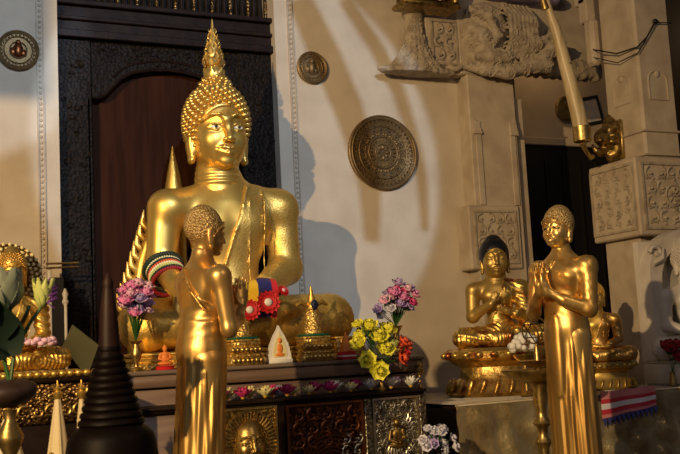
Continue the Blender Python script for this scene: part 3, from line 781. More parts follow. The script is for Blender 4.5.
o = MB(); drape_scrolls(F, o, 2.36, 2.82, 3.68, 4.42, 46, .011, .040, 5, -.2); drape_scrolls(F, o, 2.8, 3.32, 3.66, 4.2, 40, .010, .034, 6, -.2); o.build('scroll_relief', G['stone_carved'], cap_o)
F = Field((3.0, -.22, 3.60), (3.95, .1, 4.1), .014)
for k in range(9):
    x = 3.08+k*.095; F.poly([(x, -.05, 3.99), (x+.05, -.10, 3.90), (x+.09, -.09, 3.84+.02*sin(k*2)), (x+.06, -.05, 3.80)], [.045, .055, .045, .03], .04)
fmesh('leaf_frieze', [F], G['stone_carved'], cap_o)
o = MB(); drape_scrolls(F, o, 3.05, 3.9, 3.8, 4.05, 30, .010, .034, 7, -.1); o.build('leaf_relief', G['stone_carved'], cap_o)

# ------------------------------------------------------------------ altar
al = thing('altar', 'long dark polished wooden altar with moulded cornice beneath the great gold statue', 'altar', (0, 0, 0))
b = MB()
b.box((-1.33, -1.425, .0), (1.03, -.06, 1.178), bev=.008)
b.build('altar_body', G['altar_wood'], al)
b = MB(); b.box((-1.32, -1.41, 1.178), (1.02, -.05, 1.192)); b.build('dark_groove', G['dark_beam'], al)
b = MB(); b.box((-1.37, -1.452, 1.192), (1.068, -.04, 1.262), bev=.008); b.build('altar_cornice', G['altar_wood'], al)
b = MB(); b.box((-1.36, -1.44, 1.262), (1.06, -.035, 1.268)); b.box((-1.38, -1.462, 1.268), (1.076, -.03, 1.295), bev=.010)
b.build('altar_top', G['altar_top_wood'], al)
ch = thing('offering_chest', 'low dark chest in front of the altar, faced with gold, copper and silver panels', 'chest', (0, 0, 0))
b = MB(); b.box((-1.20, -1.66, 0), (.90, -1.455, 1.065), bev=.01); b.build('chest_body', G['altar_wood'], ch)
b = MB(); b.box((-1.22, -1.72, 1.065), (.925, -1.428, 1.085), bev=.006); b.box((-1.21, -1.70, 1.05), (.915, -1.43, 1.065), bev=.004); b.build('chest_top', G['dark_beam'], ch)
for x in (-.50, -.083, .508, .905):
    p = MB(); p.box((x-.028, -1.69, 0), (x+.028, -1.655, 1.05), bev=.008); p.build('post', G['dark_beam'] if x < .5 else G['panel_silver'], ch)
# gold sun panel
g = MB(); g.box((-.472, -1.685, .35), (-.112, -1.66, 1.048), bev=.005); gp = g.build('gold_panel', G['panel_gold'], ch, False)
r = MB(); frame_border(r, -.472, -.112, .36, 1.048, -1.685, .012, .012)
for k in range(46): 
    a = 2*pi*k/46; cx_, cz_ = -.290, .83
    r.cone((cx_+.120*cos(a), -1.690, cz_+.142*sin(a)), (cx_+.164*cos(a), -1.696, cz_+.192*sin(a)), .0085, .004, 5)
    r.ball((cx_+.110*cos(a+.07), -1.69, cz_+.130*sin(a+.07)), .006, 6, 4)
r.tube([(-.290+.170*cos(a), -1.688, .83+.198*sin(a)) for a in [2*pi*k/40 for k in range(40)]], .004, 5, closed=True)
for (x, z) in ((-.445, 1.0), (-.14, 1.0), (-.445, .60), (-.14, .60)): r.tube([(x+.02*(1-k/10)*cos(k*.7), -1.69, z+.02*(1-k/10)*sin(k*.7)) for k in range(10)], .005, 5); r.ball((x, -1.69, z), .008, 6, 4)
for k in range(24): r.ball((-.465+.0152*k, -1.694, 1.036), .0055, 5, 4)
r.build('sun_ray_relief', G['brass'], gp)
H = Field((-.125, -.15, -.15), (.125, .03, .16), .003)
H.push((0, 0, 0), None, .47); sculpt_head(H, 1.12); H.pop(); H.lo = H.lo+np.array((-.290, -1.650, .835))
H.D = np.maximum(H.D, np.float32(-.004)*0+(H.grid()[1]+1.682).astype(np.float32) if False else H.D)
fmesh('sun_face', [H], G['brass'], gp)
# copper panel
g = MB(); g.box((-.052, -1.680, .35), (.478, -1.66, 1.045), bev=.005); cp = g.build('copper_panel', G['panel_copper'], ch, False)
r = MB(); frame_border(r, -.05, .476, .36, 1.043, -1.68, .016, .012); foliate(r, -.02, .45, .76, 1.01, -1.684, 5, 3, .009, 21, .02)
for j in range(7):
    R = .20-j*.026; r.tube([(.235+R*cos(a), -1.686, .66+R*.9*sin(a)) for a in [pi*k/18 for k in range(19)]], .0065, 5)
r.build('scroll_relief', G['copper_relief'], cp)
r = MB(); foliate(r, .30, .47, .62, .84, -1.69, 2, 3, .007, 31, .012); r.build('silver_leaf', G['silver_relief'], cp)
# silver panel
g = MB(); g.box((.540, -1.680, .35), (.876, -1.66, 1.045), bev=.005); sp_ = g.build('silver_panel', G['panel_silver'], ch, False)
r = MB(); frame_border(r, .54, .876, .36, 1.043, -1.68, .014, .012)
for k in range(30):
    a = 2*pi*k/30; r.tube([(.705+q*cos(a+w), -1.687, .82+q*1.25*sin(a+w)) for q, w in ((.085, 0), (.11, .05), (.125, .16), (.115, .28))], [.006, .006, .005, .003], 5)
foliate(r, .555, .86, .62, 1.02, -1.682, 6, 7, .006, 41, .01)
for k in range(22):
    a = 2*pi*k/22; r.ball((.705+.072*cos(a), -1.69, .82+.095*sin(a)), .007, 6, 4)
r.build('leaf_relief', G['silver_relief'], sp_)
F = Field((.63, -1.73, .68), (.78, -1.66, .93), .004)
F.push((.705, -1.685, .72), None, .115); F.ell((0, 0, .15), (.6, .2, .17)); F.ell((0, 0, .7), (.3, .17, .42), .1); F.ell((0, -.03, 1.38), (.2, .2, .27), .05)
for s in (-1, 1): F.poly([(s*.38, 0, .95), (s*.48, 0, .5), (s*.1, -.18, .3)], .1, .05)
F.pop(); fmesh('seated_relief_figure', [F], G['iron_gold'], sp_)
# gold gadrooned foot brackets with bead strings at the chest corner
for (x, z, n) in ((.905, 1.20, 16),):
    q = thing('bead_string', 'string of gold beads hanging down the right corner of the altar', 'bead string', (x+.10, -1.49, 1.19))
    for k in range(24):
        m = MB(); m.ball((.0, 0, -k*.034), .012 if k % 3 else .017, 8, 6); m.build('bead', G['brass'], q)
    MB().lathe([(.004, -.03), (.022, -.02), (.030, .01), (.012, .03), (.02, .045), (.004, .07)], 12).build('knob', G['brass'], q)

# ------------------------------------------------------------------ the great seated statue
gb = thing('seated_buddha_statue', 'great gold seated Buddha with curled hair and flame finial before the dark doorway', 'statue', (-.065, -.725, 1.408))
seated(gb, 'earth', 1.0, .0095, .0052, G['gold'], G['gold_brocade'], G['gold_hair'], fold=.0012, hx=-.04)
fl = MB(); fl.lathe([(.03, 1.90), (.062, 1.93), (.078, 1.97), (.070, 2.01), (.050, 2.04), (.066, 2.055)]+[((.066*(1-k/14)+.006)*(1.0 if k % 2 else .84), 2.06+k*.0225) for k in range(14)]+[(.004, 2.40)], 20)
for j in range(6):
    a = j*pi/3; fl.petal((.055*cos(a), .055*sin(a), 1.92), (cos(a)*.5, sin(a)*.5, 1), (-cos(a), -sin(a), .1), .11, .07, .5, thick=.006)
for lv in range(7):
    for j in range(6):
        a = j*pi/3+lv*.5; R = .064*(1-lv/9)
        fl.petal((R*cos(a)*.95, R*sin(a)*.95, 2.04+lv*.042), (cos(a)*.6, sin(a)*.6, 1), (cos(a), sin(a), 0), .06*(1-lv/12), .045*(1-lv/11), -.5, 3, 2, thick=.004)
fl.xf(Matrix.Translation((-.05, 0, -.005)))
fl.build('flame_finial', G['gold_hair'], gb)
pb = thing('statue_plinth', 'low gold plinth carrying the great seated statue on the altar', 'plinth', (-.06, -.85, 1.295))
MB().box((-.84, -.31, 0), (.84, .38, .045), bev=.012).build('plinth_base', G['ornate_gold'], pb)
MB().box((-.80, -.29, .045), (.80, .36, .085), bev=.01).build('plinth_step', G['gold_brocade'], pb)
MB().box((-.82, -.30, .085), (.82, .37, .110), bev=.008).build('plinth_top', G['gold'], pb)
# fan of curved gold blades behind the statue's right arm
fn = thing('gilded_throne_ornament', 'stack of upswept curved gold blades standing behind the great statue on its left side', 'ornament', (-.56, -.405, 1.297))
MB().box((-.16, -.05, 0), (.14, .05, .5), bev=.02).build('base_block', G['gold'], fn)
MB().tube([(-.10, 0, .45), (-.04, 0, .75), (.04, .0, 1.0), (.10, 0, 1.16)], [.05, .055, .045, .02], 10).build('spine', G['gold'], fn)
for k in range(9):
    z = .44+k*.075; x = -.195+.022*k
    m = MB(); pts_ = [(x+.14, 0, z-.10), (x+.05, -.01, z-.07), (x-.02, -.015, z+.0), (x-.035+.004*k, -.01, z+.10)]
    m.tube(pts_, [.024, .031, .027, .004], 10); m.build('blade', G['gold'], fn)
sp2 = thing('gilded_spire', 'slender gold cone rising behind the great statue near its neck', 'spire', (-.30, -.22, 1.297))
MB().lathe([(.09, 0), (.09, .5), (.10, .55), (.085, .62), (.085, 1.0), (.075, 1.30), (.048, 1.45), (.024, 1.56), (.004, 1.66)], 10).build('spire_body', G['gold'], sp2)
MB().lathe([(.12, 0), (.12, .04), (.1, .06)], 18).build('spire_foot', G['ornate_gold'], sp2)

# ------------------------------------------------------------------ two standing monks
pm = thing('standing_monk_statue', 'slender gold monk statue seen from behind at left, palms together, facing the great statue', 'statue', (-.895, -2.6, .425), 101)
standing(pm, G['bronze_gold'], G['bronze_robe'], G['bronze_hair'])
pm2 = dup(pm, (1.40, -2.6, .45), -72, 'slender gold monk statue at right with lit face, praying hands, turned left')
pm.rotation_euler = (radians(3.6), 0, radians(101))
for (x, z, w) in ((-.895, .42, 'left'), (1.40, .45, 'right')):
    q = thing('monk_plinth', 'round stone plinth under the %s praying monk statue' % ('left' if x < 0 else 'right'), 'plinth', (x, -2.6, 0))
    MB().lathe([(.30, 0), (.30, .06), (.24, .10), (.22, z-.08), (.27, z-.04), (.27, z)], 28).build('plinth_body', G['stone'], q)
    MB().lathe([(.285, z-.05), (.30, z-.03), (.285, z-.01)], 28).build('lotus_rim', G['brass'], q)
# ------------------------------------------------------------------ statuettes and offerings on the altar
ZA = 1.295
def stepped_stupa(name, label, loc, top='figure'):
    t = thing(name, label, 'shrine', loc)
    b = MB(); b.box((-.125, -.10, 0), (.125, .10, .05), bev=.012); b.box((-.115, -.09, .05), (.115, .09, .075), bev=.01); b.build('base', G['ornate_gold'], t)
    b = MB(); b.box((-.105, -.085, .075), (.105, .085, .12), bev=.014); b.box((-.095, -.078, .12), (.095, .078, .150), bev=.008); b.box((-.10, -.08, .15), (.10, .08, .165), bev=.006); b.build('tier', G['ornate_gold'], t)
    for z, y, q in ((.098, -.090, .016), (.03, -.103, .018)):
        f = MB()
        for k in range(7): f.ball((-.09+k*.03, y, z), (.0155, .010, q), 8, 6)
        f.build('lotus_beading', G['brass'], t)
    for z, w in ((.168, .092), (.178, .086)):
        pass
    g_ = MB(); g_.box((-.088, -.074, .165), (.088, .074, .180), bev=.005); g_.build('green_band', G['green_band'], t)
    if top == 'figure':
        b = MB(); b.lathe([(.07, .18), (.075, .20), (.062, .23), (.066, .26), (.055, .31), (.045, .34), (.034, .355)], 20); b.build('drum', G['ornate_gold'], t)
        b = MB(); b.lathe([(.034, .355), (.030, .37), (.036, .385), (.024, .41), (.026, .42), (.012, .445), (.014, .455), (.004, .50)], 14); b.build('finial', G['gold'], t)
        for s in (-1, 1):
            b = MB(); b.tube([(s*.03, -.0, .37), (s*.075, -.0, .395), (s*.115, 0, .37)], [.014, .020, .008], 8); b.build('arm', G['gold'], t)
        b = MB(); b.ball((0, -.05, .372), (.026, .016, .034), 12, 8); b.build('blue_gem', G['bluegem'], t)
    else:
        b = MB(); b.lathe([(.066, .18), (.072, .20), (.05, .24), (.056, .27), (.040, .32), (.030, .335), (.034, .35), (.006, .40)], 20); b.build('dome', G['ornate_gold'], t)
    return t
stepped_stupa('gilded_reliquary', 'ornate gold reliquary on the altar with small arms and dark blue gem on top', (.300, -1.345, ZA))
stepped_stupa('gilded_reliquary', 'ornate gold stepped reliquary with green band beside the left praying monk', (-.195, -1.345, ZA), 'dome')
t = thing('arched_plaque', 'small white pointed plaque with an orange seated figure, between the two gold reliquaries', 'plaque', (.04, -1.38, ZA))
out = [(-.075, .0), (-.078, .05), (-.062, .12), (-.035, .18), (-.012, .215), (0, .245), (.012, .215), (.035, .18), (.062, .12), (.078, .05), (.075, 0)]
MB().prism(out, -.015, .02).build('plaque_body', G['white'], t, False)
MB().box((-.085, -.03, 0), (.085, .035, .03), bev=.006).build('plaque_foot', G['white'], t)
MB().prism([(x*.62, .04+z*.68) for x, z in out], -.019, -.014).build('painted_field', G['cream'], t, False)
F = Field((-.045, -.035, .03), (.045, .0, .19), .0032); F.push((0, -.018, .045), None, .085)
F.ell((0, 0, .12), (.42, .12, .14)); F.ell((0, 0, .6), (.24, .12, .38), .1); F.ell((0, -.02, 1.2), (.15, .14, .2), .05); F.pop()
fmesh('painted_figure', [F], G['orange'], t)

# cloth with the five stripes and rosettes laid in the great statue's lap
t = thing('striped_ribbon_cloth', 'folded pink, red, yellow and navy ribbon cloth with red rosettes in the statue lap', 'cloth', (-.09, -1.17, 1.60))
t.scale = (1.22, 1.1, 1.15)
def ribbon(x0, x1, name, m, dz=0.0):
    mb = MB(); n = 8; vs = []; w = 2
    P = [(0, .20, .215), (0, .13, .235), (0, .04, .225), (0, -.04, .195), (0, -.10, .140), (0, -.135, .07), (0, -.15, .0)]
    for i, p in enumerate(P):
        for j in range(4):
            x = x0+(x1-x0)*j/3; zz = p[2]+.012*sin(x*22)+.10*(x+.1)-.02
            vs.append((x+.10*(1-i/6)-.03, p[1]-.01*cos(x*25), zz+dz))
    f = [(i*4+j, i*4+j+1, i*4+j+5, i*4+j+4) for i in range(len(P)-1) for j in range(3)]
    mb.add(vs, f); nv = len(vs); mb.add([(a, b+.006, c-.012) for a, b, c in vs], [tuple(reversed(q)) for q in f])
    return mb.build(name, m, t)
for x0, x1, m in ((-.205, -.15, 'flagpink'), (-.15, -.055, 'red'), (-.055, .030, 'gold_yellow'), (.030, .115, 'navy'), (.115, .15, 'red')):
    ribbon(x0, x1, 'stripe', G[m])
def rosette(parent, c, R, m1, m2, nrm=(0, -1, .1)):
    o = MB(); d, u, w = basis(nrm); C = Vector(c)
    for ring, (rr, n) in enumerate(((1.0, 14), (.72, 11))):
        for k in range(n):
            a = 2*pi*k/n+ring*.2; dr_ = u*cos(a)+w*sin(a)
            o.petal(C+dr_*(R*rr*.25)+d*(.006*ring), dr_, d, R*rr*.8, R*.62, .5, 3, 2, .1, .003)
    ob = o.build('rosette', G[m1], parent)
    q = MB(); q.ball(C+d*.012, (R*.34, R*.34, R*.2), 12, 6, d=d)
    q.build('rosette_centre', G[m2], ob)
rosette(t, (.060, -.175, .080), .068, 'red', 'white'); rosette(t, (-.050, -.185, .040), .062, 'red', 'white'); rosette(t, (-.160, -.18, .070), .052, 'red', 'palepink'); rosette(t, (.165, -.13, .145), .035, 'red', 'palepink', (.3, -1, .6))

# beaded cuff garland on the great statue's right forearm
t = thing('beaded_garland', 'grey, red and cream beaded garland wrapped around the great statue left-hand elbow', 'garland', (-.525, -.805, 1.915))
t.scale = (1.0, 1.0, 1.0)
gr_ = [(.074, 'budgreen', .0, .011), (.076, 'cream', .022, .009), (.078, 'coral', .040, .008), (.078, 'dark_green', .056, .011), (.080, 'cream', .074, .008), (.088, 'dark_green', .096, .017), (.078, 'dark_green', -.024, .012), (.080, 'deepred', -.046, .013)]
for R_, m_, dz, r_b in gr_:
    o = MB()
    for k in range(46):
        a = 2*pi*k/46; ax_ = Vector((.10, -.62, -.6)).normalized()
        u_ = Vector((1, .1, 0)).normalized(); w_ = ax_.cross(u_)
        p = u_*cos(a)*(R_+.042)+w_*sin(a)*(R_+.040)-ax_*dz
        o.ball(p, (r_b, r_b, r_b*1.3), 6, 4, d=p)
    o.build('bead_row', G[m_], t)

# figurines
def figurine(name, label, loc, body, base, H=.13, cat='figurine'):
    t = thing(name, label, cat, loc)
    F = Field((-.7, -.45, 0), (.7, .35, 1.5), .035)
    F.ell((0, 0, .16), (.55, .35, .15)); F.ell((0, .02, .55), (.25, .18, .38), .12); F.ell((0, .03, .82), (.33, .16, .14), .08); F.ell((0, 0, 1.18), (.17, .18, .23), .05); F.ell((0, .03, 1.38), (.07, .07, .1), .05)
    for s in (-1, 1): F.poly([(s*.32, .02, .82), (s*.42, -.02, .5), (s*.08, -.28, .36)], [.1, .09, .06], .05)
    V, Q = F.mesh(); V = V*(H*.68)+np.array((0, 0, H*.2))
    link_mesh('figure', V, Q, G[body], t, True, 0)
    MB().lathe([(.45*H, 0), (.48*H, .04*H), (.40*H, .10*H), (.46*H, .18*H), (.40*H, .2*H)], 18).build('base', G[base], t)
    return t
figurine('orange_figurine', 'tiny orange seated figure on the altar left of the praying monk', (-.71, -1.37, ZA), 'orange', 'red', .13)
t = thing('small_cone_shrine', 'small red and gold conical shrine beside the yellow flowers on the altar', 'shrine', (.525, -1.37, ZA))
MB().box((-.05, -.045, 0), (.05, .045, .055), bev=.006).build('base', G['red'], t)
MB().lathe([(.045, .055), (.040, .09), (.028, .12), (.015, .15), (.003, .185)], 14).build('cone', G['orange'], t)
MB().box((-.052, -.047, .02), (.052, .047, .03)).build('white_stripe', G['white'], t)
t = thing('gilded_box', 'square patterned gold box behind the red cone shrine on the altar', 'box', (.60, -1.235, ZA))
MB().box((-.11, -.06, 0), (.11, .06, .14), bev=.01).build('box_body', G['ornate_gold'], t); MB().box((-.118, -.066, .14), (.118, .066, .158), bev=.006).build('lid', G['gold'], t)
for lab, x, y, R in (('dark brass bowl in front of the statue knee, behind the pink flowers', -.72, -1.31+.0, .0),):
    pass

# ------------------------------------------------------------------ flowers
def vase(parent, prof, m='brass', n=18): return MB().lathe(prof, n).build('vase', G[m], parent)
def ruffled(c, R, d=(0, -.4, 1), layers=3, n=7, mb=None, seed=0):
    """a ruffled carnation or rose head"""
    o = mb or MB(); D, u, w = basis(d); C = Vector(c); r_ = random.Random(seed)
    for l in range(layers):
        for k in range(n-l):
            a = 2*pi*k/(n-l)+l*.5+r_.uniform(-.15, .15); dr_ = u*cos(a)+w*sin(a)
            tilt = (.15, .75, 1.4)[min(l, 2)]
            o.petal(C+D*(R*.12*l), dr_*cos(tilt)+D*sin(tilt), D*cos(tilt)-dr_*sin(tilt), R*(1.0-.18*l), R*(.95-.15*l), .8, 4, 3, .0, .0015, .12)
    o.ball(C+D*R*.15, R*.28, 8, 5)
    return o
def leaf(mb, base, d, L, W): return mb.petal(base, d, (0, 0, 1) if abs(Vector(d).normalized().z) < .9 else (0, -1, 0), L, W, .6, 5, 2, .9, .0015)
def stems(parent, pts, top, m='green_leaf', r=.003):
    o = MB()
    for p in pts: o.tube([top, ((p[0]+top[0])/2*1.0, (p[1]+top[1])/2, (p[2]*.55+top[2]*.45)+.0), p], r, 5)
    o.build('stems', G[m], parent)
def bouquet(name, label, loc, heads, vprof, top, leaves=10, seed=1, vm='brass', lr=.06, rz=0):
    t = thing(name, label, 'flowers', loc, rz)
    vase(t, vprof, vm)
    stems(t, [h[0] for h in heads], top)
    r_ = random.Random(seed); lf = MB()
    cs = [Vector(h[0]) for h in heads]; mid = sum(cs, Vector())/len(cs)
    for k in range(leaves):
        c = r_.choice(cs); p = c.lerp(mid, r_.uniform(.2, .7))+Vector((r_.uniform(-.02, .02), r_.uniform(-.02, .03), -.025))
        leaf(lf, p, (p-Vector(top))+Vector((r_.uniform(-.1, .1), r_.uniform(-.1, .1), r_.uniform(-.05, .05))), lr*r_.uniform(.7, 1.2), lr*.4)
    lf.build('foliage', G['green_leaf'], t)
    for i, (c, R, m) in enumerate(heads):
        d = (Vector(c)-Vector(top)); d = Vector((d.x, d.y-.08, d.z*.8))
        ruffled(c, R*1.75, d, 3, 7, None, seed*31+i).build('blossom', G[m], t, True, 0)
    return t
r_ = random.Random(11)
def cluster(n, c, rad, R, ms, seed):
    q = random.Random(seed); out = []
    tries = 0
    while len(out) < n and tries < 900:
        tries += 1
        v = Vector((q.gauss(0, 1), q.gauss(0, 1), q.gauss(0, 1))).normalized()*q.uniform(.45, 1)
        p = Vector((c[0]+v.x*rad[0], c[1]+v.y*rad[1], c[2]+v.z*rad[2]))
        if all((p-Vector(o[0])).length > R*1.15 for o in out): out.append((tuple(p), R*q.uniform(.85, 1.15), q.choice(ms)))
    return out
vp = [(.035, 0), (.04, .012), (.015, .03), (.012, .05), (.03, .08), (.036, .11), (.02, .15), (.018, .165), (.042, .185)]
bouquet('pink_carnation_vase', 'bunch of pink carnations in a brass vase by the great statue left knee', (-.88, -1.33, ZA), cluster(24, (.01, .0, .43), (.095, .07, .105), .036, ['pink', 'pink', 'palepink', 'lilac'], 3), vp, (0, 0, .18), 10, 2)
bouquet('pink_lilac_vase', 'pink and lilac flower bunch in a brass vase at the altar right end', (1.015, -1.17, ZA), 
        [((-.14, -.03, .33), .030, 'lilac'), ((-.10, -.05, .385), .032, 'palepink'), ((-.06, -.05, .33), .03, 'palewhite'), ((-.10, 0, .29), .03, 'palewhite')]+cluster(20, (.04, 0, .40), (.12, .08, .105), .034, ['pink', 'hotpink', 'lilac', 'palepink', 'lilac'], 5),
        [(.05, 0), (.055, .012), (.02, .03), (.014, .06), (.03, .10), (.02, .14), (.024, .17), (.05, .215)], (0, 0, .21), 16, 4, lr=.07)
ZC = 1.085
yel = [((-.135, -.0, .30), .045, 'yellow'), ((-.10, -.04, .20), .045, 'yellow'), ((-.03, -.05, .33), .050, 'yellow'), ((.045, -.02, .37), .048, 'yellow'), ((-.07, -.02, .40), .045, 'yellow'), ((-.14, 0, .42), .032, 'yellow'),
       ((.0, -.06, .26), .048, 'yellow'), ((-.05, -.07, .14), .048, 'yellow'), ((.055, -.05, .28), .040, 'budgreen'), ((-.11, .02, .355), .04, 'yellow'),
       ((.10, -.03, .27), .038, 'coral'), ((.15, -.02, .30), .034, 'coral'), ((.115, -.05, .20), .040, 'coral'), ((.19, 0, .28), .032, 'coral'), ((.17, -.02, .23), .028, 'red')]
bouquet('yellow_orchid_vase', 'yellow orchids and red blossoms in a slim brass vase on the chest ledge', (.625, -1.665, ZC), yel, [(.03, 0), (.034, .01), (.014, .03), (.012, .07), (.02, .10), (.010, .13), (.024, .165)], (0, 0, .16), 22, 6, lr=.09)
bouquet('poinsettia_vase', 'deep red poinsettia blossom on a stem at the right edge by the marble statue', (3.05, -1.67, .97), [((-.02, 0, .26), .055, 'deepred'), ((.04, .0, .28), .045, 'deepred'), ((.02, -.03, .20), .045, 'deepred')], [(.025, 0), (.028, .03), (.018, .08), (.022, .10)], (0, 0, .09), 6, 8, lr=.07)
# white-violet posies beside the altar
for i, (x, y, z, lab) in enumerate(((.80, -2.05, .54, 'posy of small white and violet blooms low beside the altar right corner'),)):
    bouquet('white_violet_posy', lab, (x, y, z), cluster(13 if i == 0 else 5, (0, 0, .24), (.12, .06, .10) if i == 0 else (.05, .03, .04), .026, ['palewhite', 'lilac', 'palewhite'], 21+i), vp, (0, 0, .17), 14, 12+i, 'dark_beam', .05)
    q = thing('posy_stand', 'slim dark stand under the white and violet posy', 'stand', (x, y, 0))
    MB().lathe([(.12, 0), (.12, .03), (.03, .06), (.025, z-.06), (.07, z-.02), (.07, z)], 16).build('stand_body', G['dark_beam'], q)
# row of flower heads on the ledge
def lotus_head(name, label, loc, R, m1, m2, seed):
    t = thing(name, label, 'flower', loc, seed*47 % 360, 'flower heads laid along the chest ledge')
    for l, (n, tilt, mm) in enumerate(((9, .50, m1), (8, .95, m1), (6, 1.35, m2))):
        o = MB()
        for k in range(n):
            a = 2*pi*k/n+l*.4; dr_ = Vector((cos(a), sin(a), 0))
            o.petal((0, 0, R*.22), dr_*cos(tilt)+Vector((0, 0, sin(tilt))), Vector((0, 0, cos(tilt)))-dr_*sin(tilt), R*(1.12-.08*l), R*.62, .35, 4, 2, .6, .001)
        o.build('petal_ring', G[mm], t, True, 0)
    o = MB(); o.ball((0, 0, R*.35), (R*.2, R*.2, R*.25), 8, 6); o.build('flower_centre', G['gold_yellow'], t)
    return t
order = ['m', 'y', 'm', 'y', 'y', 'm', 'm', 'c', 'c', 'm', 'm', 'w', 'c', 'm', 'w', 'p', 'w', 'p', 'w']
names = {'m': ('magenta', 'magenta'), 'y': ('cream', 'yellow'), 'c': ('cream', 'orange'), 'w': ('white', 'cream'), 'p': ('palepink', 'pink')}
cn = {'m': 'deep magenta', 'y': 'pale yellow', 'c': 'cream and orange', 'w': 'white', 'p': 'pale pink'}
pos_w = ['at its left end by the monk', 'next to the leftmost one', 'third from the left', 'fourth from the left', 'fifth from the left', 'above the gold panel right edge', 'left of the glass holder', 'just right of the glass holder', 'above the copper panel middle', 'tenth from the left', 'eleventh from the left', 'above the copper panel right part', 'left of the slim brass vase', 'just before the slim brass vase', 'behind the slim brass vase', 'right of the slim brass vase', 'above the silver panel middle', 'second from the right end', 'at its right end']
for i, c in enumerate(order):
    x = -.455+i*.0725
    R = .072 if c != 'c' else .060
    lotus_head('flower_head', '%s open flower head on the chest ledge, %s' % (cn[c], pos_w[i]), (x, -1.60+.042*((i % 2)*2-1)+(.03 if abs(x-.635) < .03 else 0), ZC), R, names[c][0], names[c][1], i+3)
t = thing('glass_candle_holder', 'small clear glass candle holder among the flower heads on the ledge', 'candle holder', (-.01, -1.475, ZC))
MB().lathe([(.026, 0), (.03, .01), (.034, .06), (.036, .075), (.031, .074), (.028, .02), (.004, .016)], 16).build('glass', G['glass_holder'], t)
MB().lathe([(.024, .017), (.024, .035), (.003, .038)], 12).build('candle', G['white'], t)
# ------------------------------------------------------------------ round metal plates on the wall
def wall_plate(label, x, z, R, holes):
    t = thing('wall_plate', label, 'plate', (x, -.002, z))
    RX = Matrix.Rotation(radians(90), 4, 'X')
    MB().lathe([(R*.985, 0), (R, .012), (R*.985, .030), (R*.93, .034), (R*.90, .024), (R*.5, .020), (.002, .022)], 56, M=RX).build('plate_body', G['plate_bronze'], t)
    o = MB()
    for q, rr in ((.975, .010), (.90, .007), (.70, .005), (.42, .005), (.22, .004)): o.tube([(R*q*cos(a), -.028, R*q*sin(a)) for a in [2*pi*k/56 for k in range(56)]], rr, 6, closed=True)
    if holes:
        for k in range(44):
            a = 2*pi*k/44; b = 2*pi*(k+.5)/44
            o.tube([(R*.91*cos(a), -.027, R*.91*sin(a)), (R*.80*cos(b), -.027, R*.80*sin(b)), (R*.91*cos(a+2*pi/44), -.027, R*.91*sin(a+2*pi/44))], .0035, 4)
            o.ball((R*.765*cos(a), -.026, R*.765*sin(a)), (.008, .005, .008), 6, 4)
        for k in range(16):
            a = 2*pi*k/16
            o.tube([(R*.60*cos(a)+R*.075*cos(c), -.026, R*.60*sin(a)+R*.075*sin(c)) for c in [2*pi*m/12 for m in range(12)]], .004, 5, closed=True)
            for s in (-1, 1): o.ball((R*.50*cos(a+s*.13), -.025, R*.50*sin(a+s*.13)), (.012, .006, .012), 6, 4)
        for k in range(20): a = 2*pi*k/20; o.ball((R*.34*cos(a), -.025, R*.34*sin(a)), (.010, .006, .016), 6, 4, d=(cos(a), 0, sin(a)))
        for k in range(8): a = 2*pi*k/8; o.ball((R*.14*cos(a), -.028, R*.14*sin(a)), (.010, .010, .022), 6, 4, d=(cos(a), 0, sin(a)))
    else:
        for k in range(26): a = 2*pi*k/26; o.ball((R*.80*cos(a), -.028, R*.80*sin(a)), (.008, .008, .012), 6, 4)
        q = MB()
        q.ball((0, -.02, .0), (R*.25, .03, R*.42), 12, 8); q.ball((-R*.25, -.018, -R*.1), (R*.2, .02, R*.25), 10, 6); q.ball((R*.25, -.018, -R*.15), (R*.2, .02, R*.22), 10, 6); q.ball((0, -.03, R*.38), (R*.14, .02, R*.15), 10, 6)
        q.build('embossed_figures', G['plate_bronze'] if x > 0 else G['copper_relief'], t)
    o.build('embossed_rings', G['plate_bronze'], t)
    if holes:
        h = MB()
        for k in range(22):
            a = 2*pi*(k+.5)/22; h.ball((R*.70*cos(a), -.0225, R*.70*sin(a)), (.0125, .005, .0125), 8, 4)
        for k in range(44):
            a = 2*pi*(k+.5)/44; h.ball((R*.875*cos(a), -.0245, R*.875*sin(a)), (.0075, .004, .0095), 6, 4)
        for k in range(16):
            a = 2*pi*k/16; h.ball((R*.60*cos(a), -.0225, R*.60*sin(a)), (.009, .004, .009), 6, 4)
        hv = h; body = [c for c in t.children if c.name.startswith('plate_body')][0]; me = body.data
        nb_ = len(me.polygons); vv = [tuple(v.co) for v in me.vertices]; ff = [tuple(p.vertices) for p in me.polygons]; k_ = len(vv)
        me2 = bpy.data.meshes.new('plate_body'); me2.from_pydata(vv+hv.v, [], ff+[tuple(i+k_ for i in f) for f in hv.f]); me2.materials.append(G['plate_bronze']); me2.materials.append(G['void_dark'])
        me2.polygons.foreach_set('material_index', [0]*nb_+[1]*len(hv.f)); me2.polygons.foreach_set('use_smooth', [True]*len(me2.polygons)); me2.update(); body.data = me2
    return t
gm('plate_bronze', (0.24, 0.16, 0.07), 0.5, .7, color2=(0.17, 0.11, 0.045), scale=12, bump=0.15, bscale=60)
wall_plate('large round openwork bronze plate in the middle of the pale wall', 1.594, 3.015, .325, True)
wall_plate('small dark embossed bronze plate on the wall right of the carved doorway', .972, 3.717, .132, False)
wall_plate('small reddish embossed plate on the wall left of the carved doorway', -1.388, 3.678, .145, False)

